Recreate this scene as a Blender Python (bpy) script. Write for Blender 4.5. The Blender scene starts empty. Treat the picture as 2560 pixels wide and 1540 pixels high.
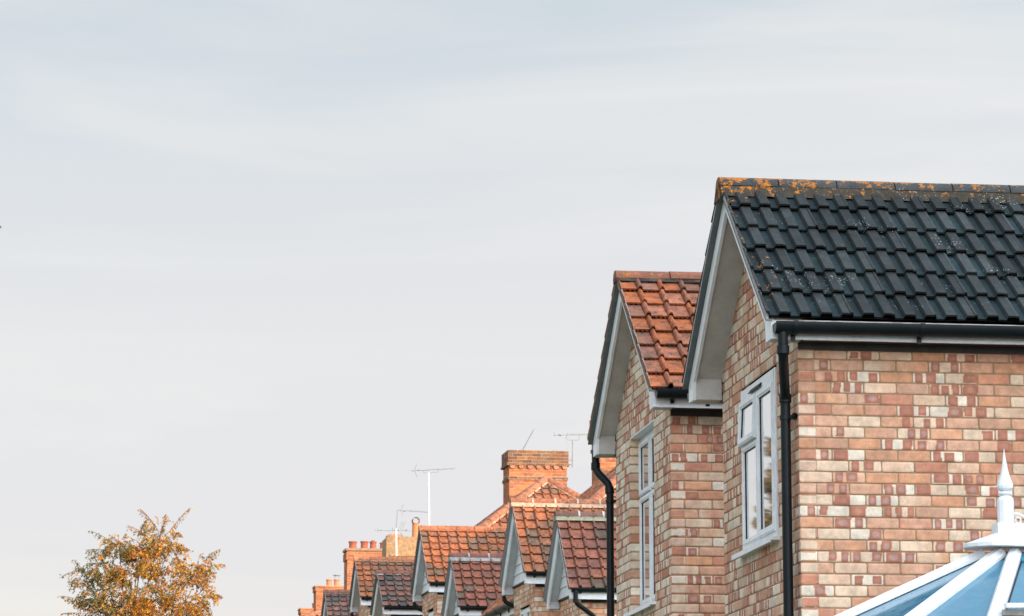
import bpy, math, random
import numpy as np
from mathutils import Vector, Matrix

# ------------------------------------------------------------------ camera, sky, sun, exposure
SC = bpy.context.scene
C = SC.collection
FPX = 7850.0                      # focal length in pixels of a 2560 wide frame
PITCH, YAW = math.radians(10.15), math.radians(7.4)
EYE = Vector((0, 0, 1.6))
cam = bpy.data.objects.new("camera", bpy.data.cameras.new("camera"))
C.objects.link(cam)
cam.data.sensor_width = 36
cam.data.lens = 36 * FPX / 2560
cam.data.clip_end = 5000
cam.location = EYE
cam.rotation_euler = (math.pi / 2 + PITCH, 0, -YAW)
SC.camera = cam
cam.data.dof.use_dof = True
cam.data.dof.focus_distance = 21.5
cam.data.dof.aperture_fstop = 16.0

SUN_EL, SUN_AZ = math.radians(9.0), math.radians(40.0)     # azimuth measured from -Y towards +X
SUN = Vector((math.sin(SUN_AZ) * math.cos(SUN_EL), -math.cos(SUN_AZ) * math.cos(SUN_EL), math.sin(SUN_EL)))
sun = bpy.data.objects.new("sun", bpy.data.lights.new("sun", 'SUN'))
C.objects.link(sun)
sun.data.energy = 4.0
sun.data.angle = math.radians(0.6)
sun.data.color = (1.0, 0.58, 0.27)
sun.rotation_euler = SUN.to_track_quat('Z', 'Y').to_euler()

W = bpy.data.worlds.new("World")
SC.world = W
W.use_nodes = True
nt = W.node_tree
nt.nodes.clear()


def wn(t, **k):
    n = nt.nodes.new(t)
    for a, b in k.items():
        setattr(n, a, b)
    return n


def wmath(op, a, b=None, c=None, clamp=False):
    n = wn('ShaderNodeMath', operation=op, use_clamp=clamp)
    for i, v in enumerate((a, b, c)):
        if v is None:
            continue
        if isinstance(v, (int, float)):
            n.inputs[i].default_value = v
        else:
            nt.links.new(v, n.inputs[i])
    return n.outputs[0]


out = wn('ShaderNodeOutputWorld')
sky = wn('ShaderNodeTexSky', sky_type='NISHITA', sun_disc=False)
sky.sun_elevation = SUN_EL
sky.sun_rotation = math.pi - SUN_AZ
sky.air_density = 1.0
sky.dust_density = 1.2
bg1 = wn('ShaderNodeBackground')
bg1.inputs[1].default_value = 0.05
nt.links.new(sky.outputs[0], bg1.inputs[0])
tc = wn('ShaderNodeTexCoord')
sep = wn('ShaderNodeSeparateXYZ')
nt.links.new(tc.outputs['Generated'], sep.inputs[0])
# thin veil of high cloud: colour by height, streaks of cirrus, brighter towards the low sun
ramp = wn('ShaderNodeValToRGB')
cr = ramp.color_ramp
cr.elements[0].position = 0.0
cr.elements[0].color = (0.68, 0.64, 0.70, 1)
cr.elements[1].position = 1.0
cr.elements[1].color = (0.66, 0.74, 0.82, 1)
for p, c in ((0.085, (0.72, 0.665, 0.735, 1)), (0.17, (0.745, 0.70, 0.705, 1)), (0.21, (0.70, 0.68, 0.69, 1)), (0.24, (0.66, 0.665, 0.68, 1)), (0.275, (0.57, 0.61, 0.635, 1)), (0.33, (0.56, 0.61, 0.63, 1)), (0.5, (0.66, 0.78, 0.92, 1))):
    e = cr.elements.new(p)
    e.color = c
nt.links.new(sep.outputs[2], ramp.inputs[0])
mp = wn('ShaderNodeMapping')
mp.inputs['Scale'].default_value = (3.4, 3.4, 26)
mp.inputs['Rotation'].default_value = (0.0, 0.16, 0)
mp.inputs['Location'].default_value = (0.31, 0.2, 0.62)
nt.links.new(tc.outputs['Generated'], mp.inputs[0])
nz = wn('ShaderNodeTexNoise')
nz.inputs['Scale'].default_value = 1.3
nz.inputs['Detail'].default_value = 7
nz.inputs['Roughness'].default_value = 0.52
nz.inputs['Distortion'].default_value = 0.5
nt.links.new(mp.outputs[0], nz.inputs[0])
mr = wn('ShaderNodeMapRange')
mr.inputs[1].default_value = 0.47
mr.inputs[2].default_value = 0.76
nt.links.new(nz.outputs[0], mr.inputs[0])
mixc = wn('ShaderNodeMixRGB')
mixc.inputs[2].default_value = (0.82, 0.775, 0.75, 1)
nt.links.new(wmath('MULTIPLY', mr.outputs[0], 0.7), mixc.inputs[0])
nt.links.new(ramp.outputs[0], mixc.inputs[1])
# glow of the veil round the sun
dt = wn('ShaderNodeVectorMath', operation='DOT_PRODUCT')
nt.links.new(tc.outputs['Generated'], dt.inputs[0])
dt.inputs[1].default_value = SUN
half = wmath('MULTIPLY_ADD', dt.outputs['Value'], 0.5, 0.5)
glow = wmath('MULTIPLY', wmath('POWER', half, 3.0), 5.6)
bg2 = wn('ShaderNodeBackground')
nt.links.new(mixc.outputs[0], bg2.inputs[0])
nt.links.new(wmath('ADD', glow, 0.86), bg2.inputs[1])
ad = wn('ShaderNodeAddShader')
nt.links.new(bg1.outputs[0], ad.inputs[0])
nt.links.new(bg2.outputs[0], ad.inputs[1])
nt.links.new(ad.outputs[0], out.inputs[0])

SC.view_settings.view_transform = 'Standard'
SC.view_settings.look = 'None'
SC.view_settings.exposure = 0.0
SC.view_settings.gamma = 1.0
SC.render.engine = 'CYCLES'
SC.cycles.max_bounces = 6
SC.cycles.use_denoising = True

# ------------------------------------------------------------------ helpers
FW = Vector((math.sin(YAW) * math.cos(PITCH), math.cos(YAW) * math.cos(PITCH), math.sin(PITCH)))
RT = Vector((math.cos(YAW), -math.sin(YAW), 0))
UPV = RT.cross(FW)


def at(px, py, Y):
    """World point at distance Y along the street that the survey sees at px, py."""
    d = FW + RT * ((px - 1280) / FPX) - UPV * ((py - 770) / FPX)
    return EYE + d * (Y / d.y)


def tag(o, label, cat, group=None, kind=None):
    o['label'] = label
    o['category'] = cat
    if group:
        o['group'] = group
    if kind:
        o['kind'] = kind
    return o


def empty(name, loc, rz=0.0, label=None, cat=None, group=None):
    o = bpy.data.objects.new(name, None)
    C.objects.link(o)
    o.location = loc
    o.rotation_euler = (0, 0, rz)
    o.empty_display_size = 0.2
    if label:
        tag(o, label, cat, group)
    return o


WHITE = (1, 1, 1)


class MB:
    def __init__(s):
        s.v, s.f, s.c = [], [], []

    def verts(s, pts, col=WHITE):
        n = len(s.v)
        s.v.extend([tuple(p) for p in pts])
        if isinstance(col, list):
            s.c.extend(col)
        else:
            s.c.extend([col] * len(pts))
        return n

    def quad(s, a, b, c, d, col=WHITE):
        n = s.verts((a, b, c, d), col)
        s.f.append((n, n + 1, n + 2, n + 3))

    def poly(s, pts, col=WHITE):
        n = s.verts(pts, col)
        s.f.append(tuple(range(n, n + len(pts))))

    def prism(s, pts, off, col=WHITE):
        """pts: planar polygon, extruded by vector off."""
        off = Vector(off)
        pts = [Vector(p) for p in pts]
        k = len(pts)
        n = s.verts(pts + [p + off for p in pts], col)
        s.f.append(tuple(range(n + k - 1, n - 1, -1)))
        s.f.append(tuple(range(n + k, n + 2 * k)))
        for i in range(k):
            j = (i + 1) % k
            s.f.append((n + i, n + j, n + k + j, n + k + i))

    def box(s, a, b, col=WHITE):
        x0, y0, z0 = a
        x1, y1, z1 = b
        s.prism([(x0, y0, z0), (x1, y0, z0), (x1, y1, z0), (x0, y1, z0)], (0, 0, z1 - z0), col)

    def bar(s, p, q, w, h=None, col=WHITE, up=(0, 0, 1)):
        """rectangular bar from p to q, w wide, h high"""
        h = h or w
        p, q = Vector(p), Vector(q)
        d = (q - p).normalized()
        up = Vector(up)
        if abs(d.dot(up)) > 0.98:
            up = Vector((0, 1, 0))
        r = d.cross(up).normalized() * w / 2
        u = r.cross(d).normalized() * h / 2
        s.prism([p - r - u, p + r - u, p + r + u, p - r + u], q - p, col)

    def tube(s, pts, r, n=10, col=WHITE, cap=True):
        pts = [Vector(p) for p in pts]
        rs = r if isinstance(r, (list, tuple)) else [r] * len(pts)
        base = []
        ref = None
        for i, p in enumerate(pts):
            if i == 0:
                d = pts[1] - p
            elif i == len(pts) - 1:
                d = p - pts[i - 1]
            else:
                d = (pts[i + 1] - p).normalized() + (p - pts[i - 1]).normalized()
            d.normalize()
            if ref is None:
                ref = Vector((1, 0, 0)) if abs(d.x) < 0.9 else Vector((0, 1, 0))
            a = (ref - d * ref.dot(d)).normalized()
            ref = a
            b = d.cross(a)
            ring = [p + (a * math.cos(t) + b * math.sin(t)) * rs[i] for t in [2 * math.pi * k / n for k in range(n)]]
            base.append(s.verts(ring, col))
        for i in range(len(pts) - 1):
            for k in range(n):
                j = (k + 1) % n
                s.f.append((base[i] + k, base[i] + j, base[i + 1] + j, base[i + 1] + k))
        if cap:
            s.f.append(tuple(base[0] + k for k in range(n))[::-1])
            s.f.append(tuple(base[-1] + k for k in range(n)))

    def lathe(s, prof, n=24, org=(0, 0, 0), col=WHITE, sx=1.0):
        ox, oy, oz = org
        base = []
        for r, z in prof:
            base.append(s.verts([(ox + sx * r * math.cos(2 * math.pi * k / n), oy + r * math.sin(2 * math.pi * k / n), oz + z) for k in range(n)], col))
        for i in range(len(prof) - 1):
            for k in range(n):
                j = (k + 1) % n
                s.f.append((base[i] + k, base[i] + j, base[i + 1] + j, base[i + 1] + k))
        s.f.append(tuple(base[-1] + k for k in range(n)))

    def build(s, name, mat, parent=None, smooth=False, label=None):
        me = bpy.data.meshes.new(name)
        me.from_pydata(s.v, [], s.f)
        ca = me.color_attributes.new("Col", 'FLOAT_COLOR', 'POINT')
        arr = np.ones((len(s.v), 4), dtype=np.float32)
        arr[:, :3] = np.array(s.c, dtype=np.float32).reshape(-1, 3)
        ca.data.foreach_set("color", arr.ravel())
        me.materials.append(mat)
        me.update()
        if smooth:
            me.polygons.foreach_set("use_smooth", [True] * len(me.polygons))
            me.set_sharp_from_angle(angle=math.radians(35))
        o = bpy.data.objects.new(name, me)
        C.objects.link(o)
        if parent:
            o.parent = parent
        if label:
            o['label'] = label
        return o


def struct(o):
    o['kind'] = 'structure'
    return o


# ------------------------------------------------------------------ materials
def new_mat(name):
    m = bpy.data.materials.new(name)
    m.use_nodes = True
    t = m.node_tree
    return m, t, t.nodes['Principled BSDF']


def nd(t, typ, **k):
    n = t.nodes.new(typ)
    for a, b in k.items():
        setattr(n, a, b)
    return n


def mth(t, op, a, b=None, clamp=False):
    n = nd(t, 'ShaderNodeMath', operation=op, use_clamp=clamp)
    for i, v in enumerate((a, b)):
        if v is None:
            continue
        if isinstance(v, (int, float)):
            n.inputs[i].default_value = v
        else:
            t.links.new(v, n.inputs[i])
    return n.outputs[0]


def noise(t, vec, scale, detail=4, rough=0.55, dist=0.0):
    n = nd(t, 'ShaderNodeTexNoise')
    n.inputs['Scale'].default_value = scale
    n.inputs['Detail'].default_value = detail
    n.inputs['Roughness'].default_value = rough
    n.inputs['Distortion'].default_value = dist
    t.links.new(vec, n.inputs[0])
    return n.outputs[0]


def rng(t, v, a, b, c=0.0, d=1.0):
    n = nd(t, 'ShaderNodeMapRange')
    for i, x in enumerate((a, b, c, d)):
        n.inputs[i + 1].default_value = x
    t.links.new(v, n.inputs[0])
    return n.outputs[0]


def mix(t, f, a, b, mode='MIX'):
    n = nd(t, 'ShaderNodeMixRGB', blend_type=mode)
    for i, v in enumerate((f, a, b)):
        if isinstance(v, (int, float)):
            n.inputs[i].default_value = v
        elif isinstance(v, tuple):
            n.inputs[i].default_value = (*v, 1)
        else:
            t.links.new(v, n.inputs[i])
    return n.outputs[0]


def bump(t, b, h, strength=0.3, dist=0.004):
    n = nd(t, 'ShaderNodeBump')
    n.inputs['Strength'].default_value = strength
    n.inputs['Distance'].default_value = dist
    t.links.new(h, n.inputs['Height'])
    t.links.new(n.outputs[0], b.inputs['Normal'])


def attr(t):
    a = nd(t, 'ShaderNodeAttribute', attribute_name='Col')
    return a.outputs['Color']


def objco(t):
    return nd(t, 'ShaderNodeTexCoord').outputs['Object']


def mat_masonry(name, rough=0.9, mott=0.22, fine=160, soot=None):
    m, t, b = new_mat(name)
    co = objco(t)
    n1 = noise(t, co, 16, 5, 0.6)
    n2 = noise(t, co, fine, 3, 0.6)
    v = mth(t, 'MULTIPLY', rng(t, n1, 0.3, 0.7, 1 - mott, 1 + mott), rng(t, n2, 0.3, 0.7, 0.88, 1.12))
    cmb = nd(t, 'ShaderNodeCombineXYZ')
    for i in range(3):
        t.links.new(v, cmb.inputs[i])
    col = mix(t, 1.0, attr(t), cmb.outputs[0], 'MULTIPLY')
    if soot:
        # mottled grime over the masonry
        n3 = noise(t, co, soot[0], 5, 0.65)
        col = mix(t, rng(t, n3, 0.45, 0.66, 0, soot[1]), col, soot[2])
    t.links.new(col, b.inputs['Base Color'])
    b.inputs['Roughness'].default_value = rough
    bump(t, b, n2, 0.5, 0.003)
    return m


def mat_tile(name, lichen=None, rough=0.75, white=True, palef=0.3, grime=0):
    """Col attribute holds each tile's own colour. lichen: (x falloff, strength)"""
    m, t, b = new_mat(name)
    co = objco(t)
    n1 = noise(t, co, 9, 5, 0.65)
    n2 = noise(t, co, 120, 4, 0.65)
    v = mth(t, 'MULTIPLY', rng(t, n1, 0.3, 0.7, 0.72, 1.28), rng(t, n2, 0.25, 0.75, 0.72, 1.28))
    cmb = nd(t, 'ShaderNodeCombineXYZ')
    for i in range(3):
        t.links.new(v, cmb.inputs[i])
    col = mix(t, 1.0, attr(t), cmb.outputs[0], 'MULTIPLY')
    if white:
        vor = nd(t, 'ShaderNodeTexVoronoi')
        vor.inputs['Scale'].default_value = 42
        t.links.new(co, vor.inputs[0])
        gate = noise(t, co, 3.1, 3, 0.5)
        spot = mth(t, 'LESS_THAN', vor.outputs['Distance'], mth(t, 'MULTIPLY', rng(t, gate, 0.53, 0.77, 0.05, 0.27), rng(t, noise(t, co, 90, 2), .35, .65, .4, 1.5)))
        col = mix(t, mth(t, 'MULTIPLY', spot, 0.75), col, (0.42, 0.45, 0.43))
    if grime:
        g1 = noise(t, co, 11, 6, 0.7)
        g2 = noise(t, co, 33, 5, 0.7)
        col = mix(t, rng(t, mth(t, 'ADD', mth(t, 'MULTIPLY', g1, .6), mth(t, 'MULTIPLY', g2, .4)), 0.47, 0.63, 0, grime), col, (0.075, 0.05, 0.04))
        g3 = noise(t, co, 26, 5, 0.7)
        col = mix(t, rng(t, g3, 0.58, 0.72, 0, .35), col, (0.50, 0.36, 0.27))
    if lichen:
        sp = nd(t, 'ShaderNodeSeparateXYZ')
        t.links.new(co, sp.inputs[0])
        fx, fz, zr, lim = lichen
        # more growth towards the verge end and the ridge
        ax = rng(t, sp.outputs[0], 0.0, fx, 0.13, 0.0)
        az = rng(t, sp.outputs[2], zr - fz, zr, -0.12, 0.05)
        n3 = noise(t, co, 15, 6, 0.72)
        n4 = noise(t, co, 75, 3, 0.6)
        tot = mth(t, 'ADD', mth(t, 'ADD', n3, mth(t, 'ADD', ax, az)), mth(t, 'MULTIPLY', n4, 0.16))
        mask = rng(t, tot, lim, lim + 0.035)
        oc = mix(t, rng(t, n4, .35, .65), (0.24, 0.08, 0.02), (0.52, 0.19, 0.02))
        n5 = noise(t, co, 60, 4, 0.7)
        pale = rng(t, mth(t, 'ADD', n5, mth(t, 'ADD', ax, az)), lim + 0.02, lim + 0.1)
        col = mix(t, mth(t, 'MULTIPLY', pale, palef), col, (0.26, 0.25, 0.19))
        col = mix(t, mask, col, oc)
    t.links.new(col, b.inputs['Base Color'])
    b.inputs['Roughness'].default_value = rough
    b.inputs['Specular IOR Level'].default_value = 0.25
    bump(t, b, n2, 0.6, 0.004)
    return m


def mat_paint(name, col, rough=0.4, dirt=0.12, dirtcol=(0.25, 0.25, 0.22), spec=0.5):
    m, t, b = new_mat(name)
    co = objco(t)
    n1 = noise(t, co, 5, 6, 0.7)
    n2 = noise(t, co, 60, 3, 0.6)
    f = mth(t, 'MULTIPLY', rng(t, n1, 0.42, 0.75), mth(t, 'MULTIPLY', rng(t, n2, 0.3, 0.7, 0.5, 1), dirt * 2))
    t.links.new(mix(t, f, mix(t, 1.0, attr(t), col, 'MULTIPLY'), dirtcol), b.inputs['Base Color'])
    b.inputs['Roughness'].default_value = rough
    b.inputs['Specular IOR Level'].default_value = spec
    return m


def mat_glass(name, col, rough=0.03, ior=2.1, grime=False):
    m, t, b = new_mat(name)
    b.inputs['Base Color'].default_value = (*col, 1)
    b.inputs['Roughness'].default_value = rough
    b.inputs['IOR'].default_value = ior
    co = objco(t)
    bump(t, b, noise(t, co, 1.6, 2), 0.08, 0.02)
    if grime:
        g1 = noise(t, co, 7, 6, .7)
        g2 = noise(t, co, 40, 4, .7)
        f = mth(t, 'ADD', rng(t, g1, .45, .75, 0, .15), rng(t, g2, .62, .75, 0, .15))
        t.links.new(mix(t, f, col, (.30, .38, .42)), b.inputs['Base Color'])
        t.links.new(rng(t, g1, .4, .7, rough, .22), b.inputs['Roughness'])
    return m


M_BRICK = mat_masonry('multi_red_brick')
M_OLD = mat_masonry('old_chimney_brick', soot=(5, 0.35, (0.18, 0.10, 0.06)))
M_REND = mat_masonry('weathered_render', mott=0.35, fine=60, soot=(6, 0.6, (0.22, 0.13, 0.06)))
M_STONE = mat_masonry('mortar', mott=0.3)
M_DARKTILE = mat_tile('dark_concrete_tile', lichen=(0.55, 0.30, 6.45, 0.70), rough=0.85)
M_DARKRIDGE = mat_tile('dark_ridge_tile', lichen=(2.8, 0.22, 6.50, 0.672), rough=0.8)
M_CLAY = mat_tile('clay_tile', rough=0.8, white=False, grime=1.0)
M_CLAYRIDGE = mat_tile('clay_ridge_tile', lichen=(0.45, 0.4, 6.62, 0.78), rough=0.8, white=False, grime=.7)
M_UPVC = mat_paint('white_plastic', (0.77, 0.795, 0.82), 0.4, 0.25)
M_CREAM = mat_paint('cream_soffit_board', (0.50, 0.49, 0.465), 0.5, 0.4)
M_SOFFIT = mat_paint('white_soffit_board', (0.52, 0.54, 0.58), 0.5, 0.25)
M_BLACK = mat_paint('black_plastic', (0.004, 0.008, 0.010), 0.4, 0.03, (0.1, 0.1, 0.1), 0.22)
M_DARKBROWN = mat_paint('dark_brown_board', (0.03, 0.022, 0.018), 0.6, 0.1)  # dark brown shared by soffits, drip boards and the strip under the eaves
M_LEAD = mat_paint('lead_flashing', (0.32, 0.35, 0.38), 0.5, 0.2)
M_POT = mat_masonry('terracotta_pot', mott=0.25)
M_METAL = mat_paint('aerial_metal', (0.23, 0.27, 0.28), 0.4, 0.1)
M_PALEPOLE = mat_paint('pale_pole', (0.72, 0.70, 0.66), 0.4, 0.1)
M_GLASS = mat_glass('window_glass', (0.03, 0.04, 0.045))
_t = M_GLASS.node_tree
_g = nd(_t, 'ShaderNodeBsdfGlossy')
_g.inputs['Roughness'].default_value = 0.02
_g.inputs['Color'].default_value = (1, 1, 1, 1)
_lw = nd(_t, 'ShaderNodeLayerWeight')
_lw.inputs[0].default_value = 0.96
_mx = nd(_t, 'ShaderNodeMixShader')
_t.links.new(_lw.outputs['Fresnel'], _mx.inputs[0])
_t.links.new(_t.nodes['Principled BSDF'].outputs[0], _mx.inputs[1])
_t.links.new(_g.outputs[0], _mx.inputs[2])
_t.links.new(_mx.outputs[0], _t.nodes['Material Output'].inputs[0])
M_ROOFGLASS = mat_glass('blue_tinted_glazing', (0.045, 0.18, 0.27), 0.1, 1.45, True)

# ------------------------------------------------------------------ brickwork
CREAM = np.array((0.70, 0.52, 0.37))
PALE = np.array((0.74, 0.63, 0.50))
SALMON = np.array((0.53, 0.225, 0.14))
ORANGE = np.array((0.60, 0.30, 0.17))
RED = np.array((0.36, 0.115, 0.07))
PINK = np.array((0.60, 0.34, 0.225))
MORTAR = (0.34, 0.23, 0.135)
RED_SQ = np.array((.41, .155, .095))


def brick_colours(r, xs, zs, pal):
    """colour of one brick face on the grid xs (metres along, from its end) by zs (0..1)"""
    base = {'multi': [CREAM, SALMON, ORANGE, PINK, PINK, CREAM * 1.04, PINK * 1.1, ORANGE, ORANGE * 1.1],
            'gable': [PINK, PALE * .9, CREAM * .9, PINK * .95, SALMON, PALE, PINK * .85],
            'grey': [PALE, PALE, PALE * .92, SALMON * .9, PINK, CREAM * .9],
            'red': [np.array((.44, .16, .06)), np.array((.38, .13, .05)), np.array((.48, .19, .07)), np.array((.30, .10, .05)), np.array((.42, .17, .09))], 'dark': [np.array((.15, .06, .035)), np.array((.20, .09, .045)), np.array((.19, .12, .065)), np.array((.26, .13, .05)), np.array((.11, .065, .045))]}[pal]
    a, b = r.choice(base), r.choice(base)
    n = len(xs)
    w = xs[-1] - xs[0]
    tx = np.clip((xs - xs[0]) / max(w, 1e-4), 0, 1)
    k = r.uniform(0, 1)
    f = 0.5 + 0.5 * np.sin(tx * r.uniform(1, 5) + r.uniform(0, 6))
    f = (f * r.uniform(.2, .8))[:, None, None]
    col = a * (1 - f) + b * f
    col = np.repeat(col, len(zs), axis=1) * r.uniform(.88, 1.08)
    if pal not in ('red', 'dark') and r.random() < 0.45:
        q_ = r.random()
        if q_ < 0.70:
            col = col * 0 + (PALE if q_ < .30 else CREAM) * r.uniform(.92, 1.05)
        core_c = np.array((.44, .22, .16)) if r.random() < .6 else np.array((.43, .31, .28))
        if w > .15:
            slots = r.choice(([(.04, .28), (.38, .62), (.74, .97)], [(.06, .36), (.64, .95)], [(.05, .32), (.42, .76)], [(.30, .55), (.70, .95)], [(.03, .52), (.64, .93)], [(.08, .34), (.66, .95)], [(.0, .5)], [(.55, 1.0)]))
        else:
            slots = r.choice(([(.1, .6)], [(.45, .95)], [(.15, .85)]))
        for fa, fb in slots:
            if r.random() < .12:
                continue
            fa += r.uniform(-.02, .02)
            fb += r.uniform(-.02, .02)
            z0 = r.choice((.0, .0, .0, .0, .14))
            z1 = r.choice((1, 1, 1, 1, .86))
            tilt = r.uniform(-.03, .03)
            for j, z in enumerate(zs):
                if z < z0 or z > z1:
                    continue
                xa, xb = (fa + tilt * z) * w, (fb + tilt * z) * w
                rel = xs - xs[0]
                col[(rel >= xa) & (rel <= xb), j] = RED_SQ
                ins = (rel >= xa) & (rel <= xb)
                e2 = ((rel - (xa + xb) / 2) / ((xb - xa) / 2 * .72)) ** 2 + ((z - (z0 + z1) / 2) / (.36 * (z1 - z0))) ** 2
                cw = np.where(ins, np.clip(1.1 - e2, 0, .75), 0)[:, None]
                col[:, j] = col[:, j] * (1 - cw) + core_c * cw
    return np.clip(col, 0.02, 0.8)


def brick_face(mb, org, ah, an, x0, x1, z0, z1, r, pal, fine, depth, clip, jit=0.0015):
    """one brick: front face grid plus a skirt going back 'depth'"""
    nx = max(3, int((x1 - x0) / 0.0078)) + 2 if fine else 4
    nz_ = 8 if fine else 3
    xs = np.linspace(x0, x1, nx)
    zs = np.linspace(0, 1, nz_)
    col = brick_colours(r, xs, zs, pal)
    o = r.uniform(-jit, jit)
    pts, cols = [], []
    h = z1 - z0
    for i, x in enumerate(xs):
        for j, z in enumerate(zs):
            ed = (i in (0, nx - 1)) + (j in (0, nz_ - 1))
            d = o - (0.002 * ed if fine else 0)
            xx, zz = x, z0 + h * z
            if fine and ed == 2:
                xx += 0.003 * (1 if i == 0 else -1)
                zz += 0.003 * (1 if j == 0 else -1)
            if clip:
                zz = min(zz, clip(xx))
            p = org + ah * xx + an * d
            pts.append((p.x, p.y, zz))
            cols.append(tuple(col[i, j]))
    n = mb.verts(pts, cols)
    for i in range(nx - 1):
        for j in range(nz_ - 1):
            a = n + i * nz_ + j
            mb.f.append((a, a + nz_, a + nz_ + 1, a + 1))
    # skirt
    ring = [n + i * nz_ for i in range(nx)] + [n + (nx - 1) * nz_ + j for j in range(1, nz_)] + \
           [n + i * nz_ + nz_ - 1 for i in range(nx - 2, -1, -1)] + [n + j for j in range(nz_ - 2, 0, -1)]
    back = [Vector(mb.v[k]) - an * depth for k in ring]
    m = mb.verts(back, [mb.c[k] for k in ring])
    k = len(ring)
    for q in range(k):
        w_ = (q + 1) % k
        mb.f.append((ring[w_], ring[q], m + q, m + w_))


def brick_wall(mb, org, ah, an, length, z0, z1, r, pal='multi', holes=(), clip=None, phase=0.065, fine_from=99, depth=0.012, flip=0, bl=0.2225, cz=0.075, mort=MORTAR, edge_depth=0.11):
    org, ah, an = Vector(org), Vector(ah), Vector(an)
    k0 = int(math.floor((z0 - phase) / cz))
    k = k0
    while True:
        zb = phase + k * cz
        if zb > z1 + 1e-6:
            break
        za, zt = max(zb, z0), min(zb + cz, z1)
        k += 1
        if zt - za < 0.004:
            continue
        ivs = [(0.0, length)]
        for (ha, hb, hz0, hz1) in holes:
            if zt > hz0 + 0.02 and za < hz1 - 0.02:
                nv = []
                for a, b in ivs:
                    if ha > a:
                        nv.append((a, min(ha, b)))
                    if hb < b:
                        nv.append((max(hb, a), b))
                ivs = [q for q in nv if q[1] - q[0] > 0.01]
        for a, b in ivs:
            if clip and max(clip(a), clip(b), clip((a + b) / 2)) < za:
                continue
            # mortar bed behind the faces
            nseg = 12 if clip else 1
            for q in range(nseg):
                qa, qb = a + (b - a) * q / nseg, a + (b - a) * (q + 1) / nseg
                ta, tb = zt, zt
                if clip:
                    ta, tb = min(zt, clip(qa)), min(zt, clip(qb))
                    if max(ta, tb) <= za:
                        continue
                    ta, tb = max(ta, za), max(tb, za)
                P = lambda x, z, d=0.007: (*(org + ah * x - an * d).xy, z)
                mb.quad(P(qa, za), P(qb, za), P(qb, tb), P(qa, ta), mort)
            for e, sgn in ((a, 1), (b, -1)):
                if clip and clip(e) < zt:
                    continue
                e2 = e + sgn * 0.006
                mb.quad(P(e2, za, .007), P(e2, za, edge_depth), P(e2, zt, edge_depth), P(e2, zt, .007), mort)
            off = 0 if (k + flip) % 2 else -bl / 2
            i0 = int((a - off) / bl) - 1
            for i in range(i0, i0 + int((b - a) / bl) + 4):
                xa, xb = off + i * bl + 0.005, off + (i + 1) * bl - 0.005
                xa, xb = max(xa, a if xa < a else xa), min(xb, b)
                xa = max(xa, a)
                if abs(xa - a) < 0.02:
                    xa = a
                if abs(xb - b) < 0.02:
                    xb = b
                if xb - xa < 0.02:
                    continue
                if clip and max(clip(xa), clip(xb)) < za + 0.006:
                    continue
                d = edge_depth if (xa == a or xb == b) else depth
                brick_face(mb, org, ah, an, xa, xb, za + .005, zt - .005, r, pal, za >= fine_from, d, clip)


# ------------------------------------------------------------------ tiled slopes
def roll_profile(period, kind):
    if kind == 'double':           # two flat topped rolls on each tile
        h = 0.03
        return [(0.0, h), (.12, h), (.18, 0), (.56, 0), (.64, h), (1.0, h), (1.12, h), (1.18, 0), (1.56, 0), (1.64, h), (2.0, h)], 2
    # flat pan with one half round roll on its left edge
    pts = [(0.0, 0.006)]
    for k in range(7):
        a = math.pi * k / 6
        pts.append((0.02 + 0.115 * (1 - math.cos(a)), 0.002 + 0.036 * math.sin(a)))
    pts += [(0.27, 0.0), (0.6, 0.001), (0.985, 0.001)]
    return pts, 1


def tile_slope(mb, O, A, D, length_of, L, gauge, period, kind, r, colour, x_lim=None, thick=0.016, tilt=0.035, ystart=0.0, lowres=False):
    """O ridge point, A along ridge, D down slope (unit). length_of: total length along A."""
    O, A, D = Vector(O), Vector(A), Vector(D)
    N = A.cross(D)
    if N.z < 0:
        N = -N
    prof, per = roll_profile(period, kind)
    s = L
    i = 0
    while s > 0.02:
        s_up = max(s - gauge - 0.02, 0.0)
        mid = (s + s_up) / 2
        xa, xb = x_lim(mid) if x_lim else (0.0, length_of)
        w = period * per
        nt_ = int(math.ceil((xb - xa) / w)) + 2
        start = math.floor((xa - ystart) / w) * w + ystart
        for k in range(nt_):
            x0 = start + k * w
            if x0 > xb or x0 + w < xa:
                continue
            c = np.array(colour(r, x0, i))
            dz = r.uniform(-0.003, 0.004)
            sk = r.uniform(-0.004, 0.004)
            ds = r.uniform(-0.006, 0.006)
            rows = [[], [], []]
            cols = []
            for px_, ph in prof:
                x = x0 + px_ * period
                x = min(max(x, xa), xb)
                base = O + A * x
                rows[0].append(base + D * (s + ds + sk * px_ - .002) + N * (ph + dz + tilt - thick))
                rows[1].append(base + D * (s + ds + sk * px_) + N * (ph + dz + tilt))
                rows[2].append(base + D * s_up + N * (ph + dz + 0.002))
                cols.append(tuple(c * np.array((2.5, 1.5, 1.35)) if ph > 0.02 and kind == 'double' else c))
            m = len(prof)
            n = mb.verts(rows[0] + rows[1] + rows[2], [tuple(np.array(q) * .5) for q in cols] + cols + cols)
            for q in range(m - 1):
                mb.f.append((n + q, n + q + 1, n + m + q + 1, n + m + q))
                mb.f.append((n + m + q, n + m + q + 1, n + 2 * m + q + 1, n + 2 * m + q))
            mb.f.append((n, n + m, n + 2 * m))
            if kind != 'double' and not lowres:
                for q in range(3):
                    xx = x0 + (0.48 + q * .19) * period + r.uniform(-.005, .005)
                    if xa < xx < xb - .02:
                        p = O + A * xx + D * (s + ds) + N * (tilt - thick + dz)
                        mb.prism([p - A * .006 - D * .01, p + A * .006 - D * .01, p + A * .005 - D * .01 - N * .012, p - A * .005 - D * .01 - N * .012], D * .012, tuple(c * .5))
        # last part of the course is clipped at the verge: fill side
        s -= gauge
        i += 1


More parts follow.
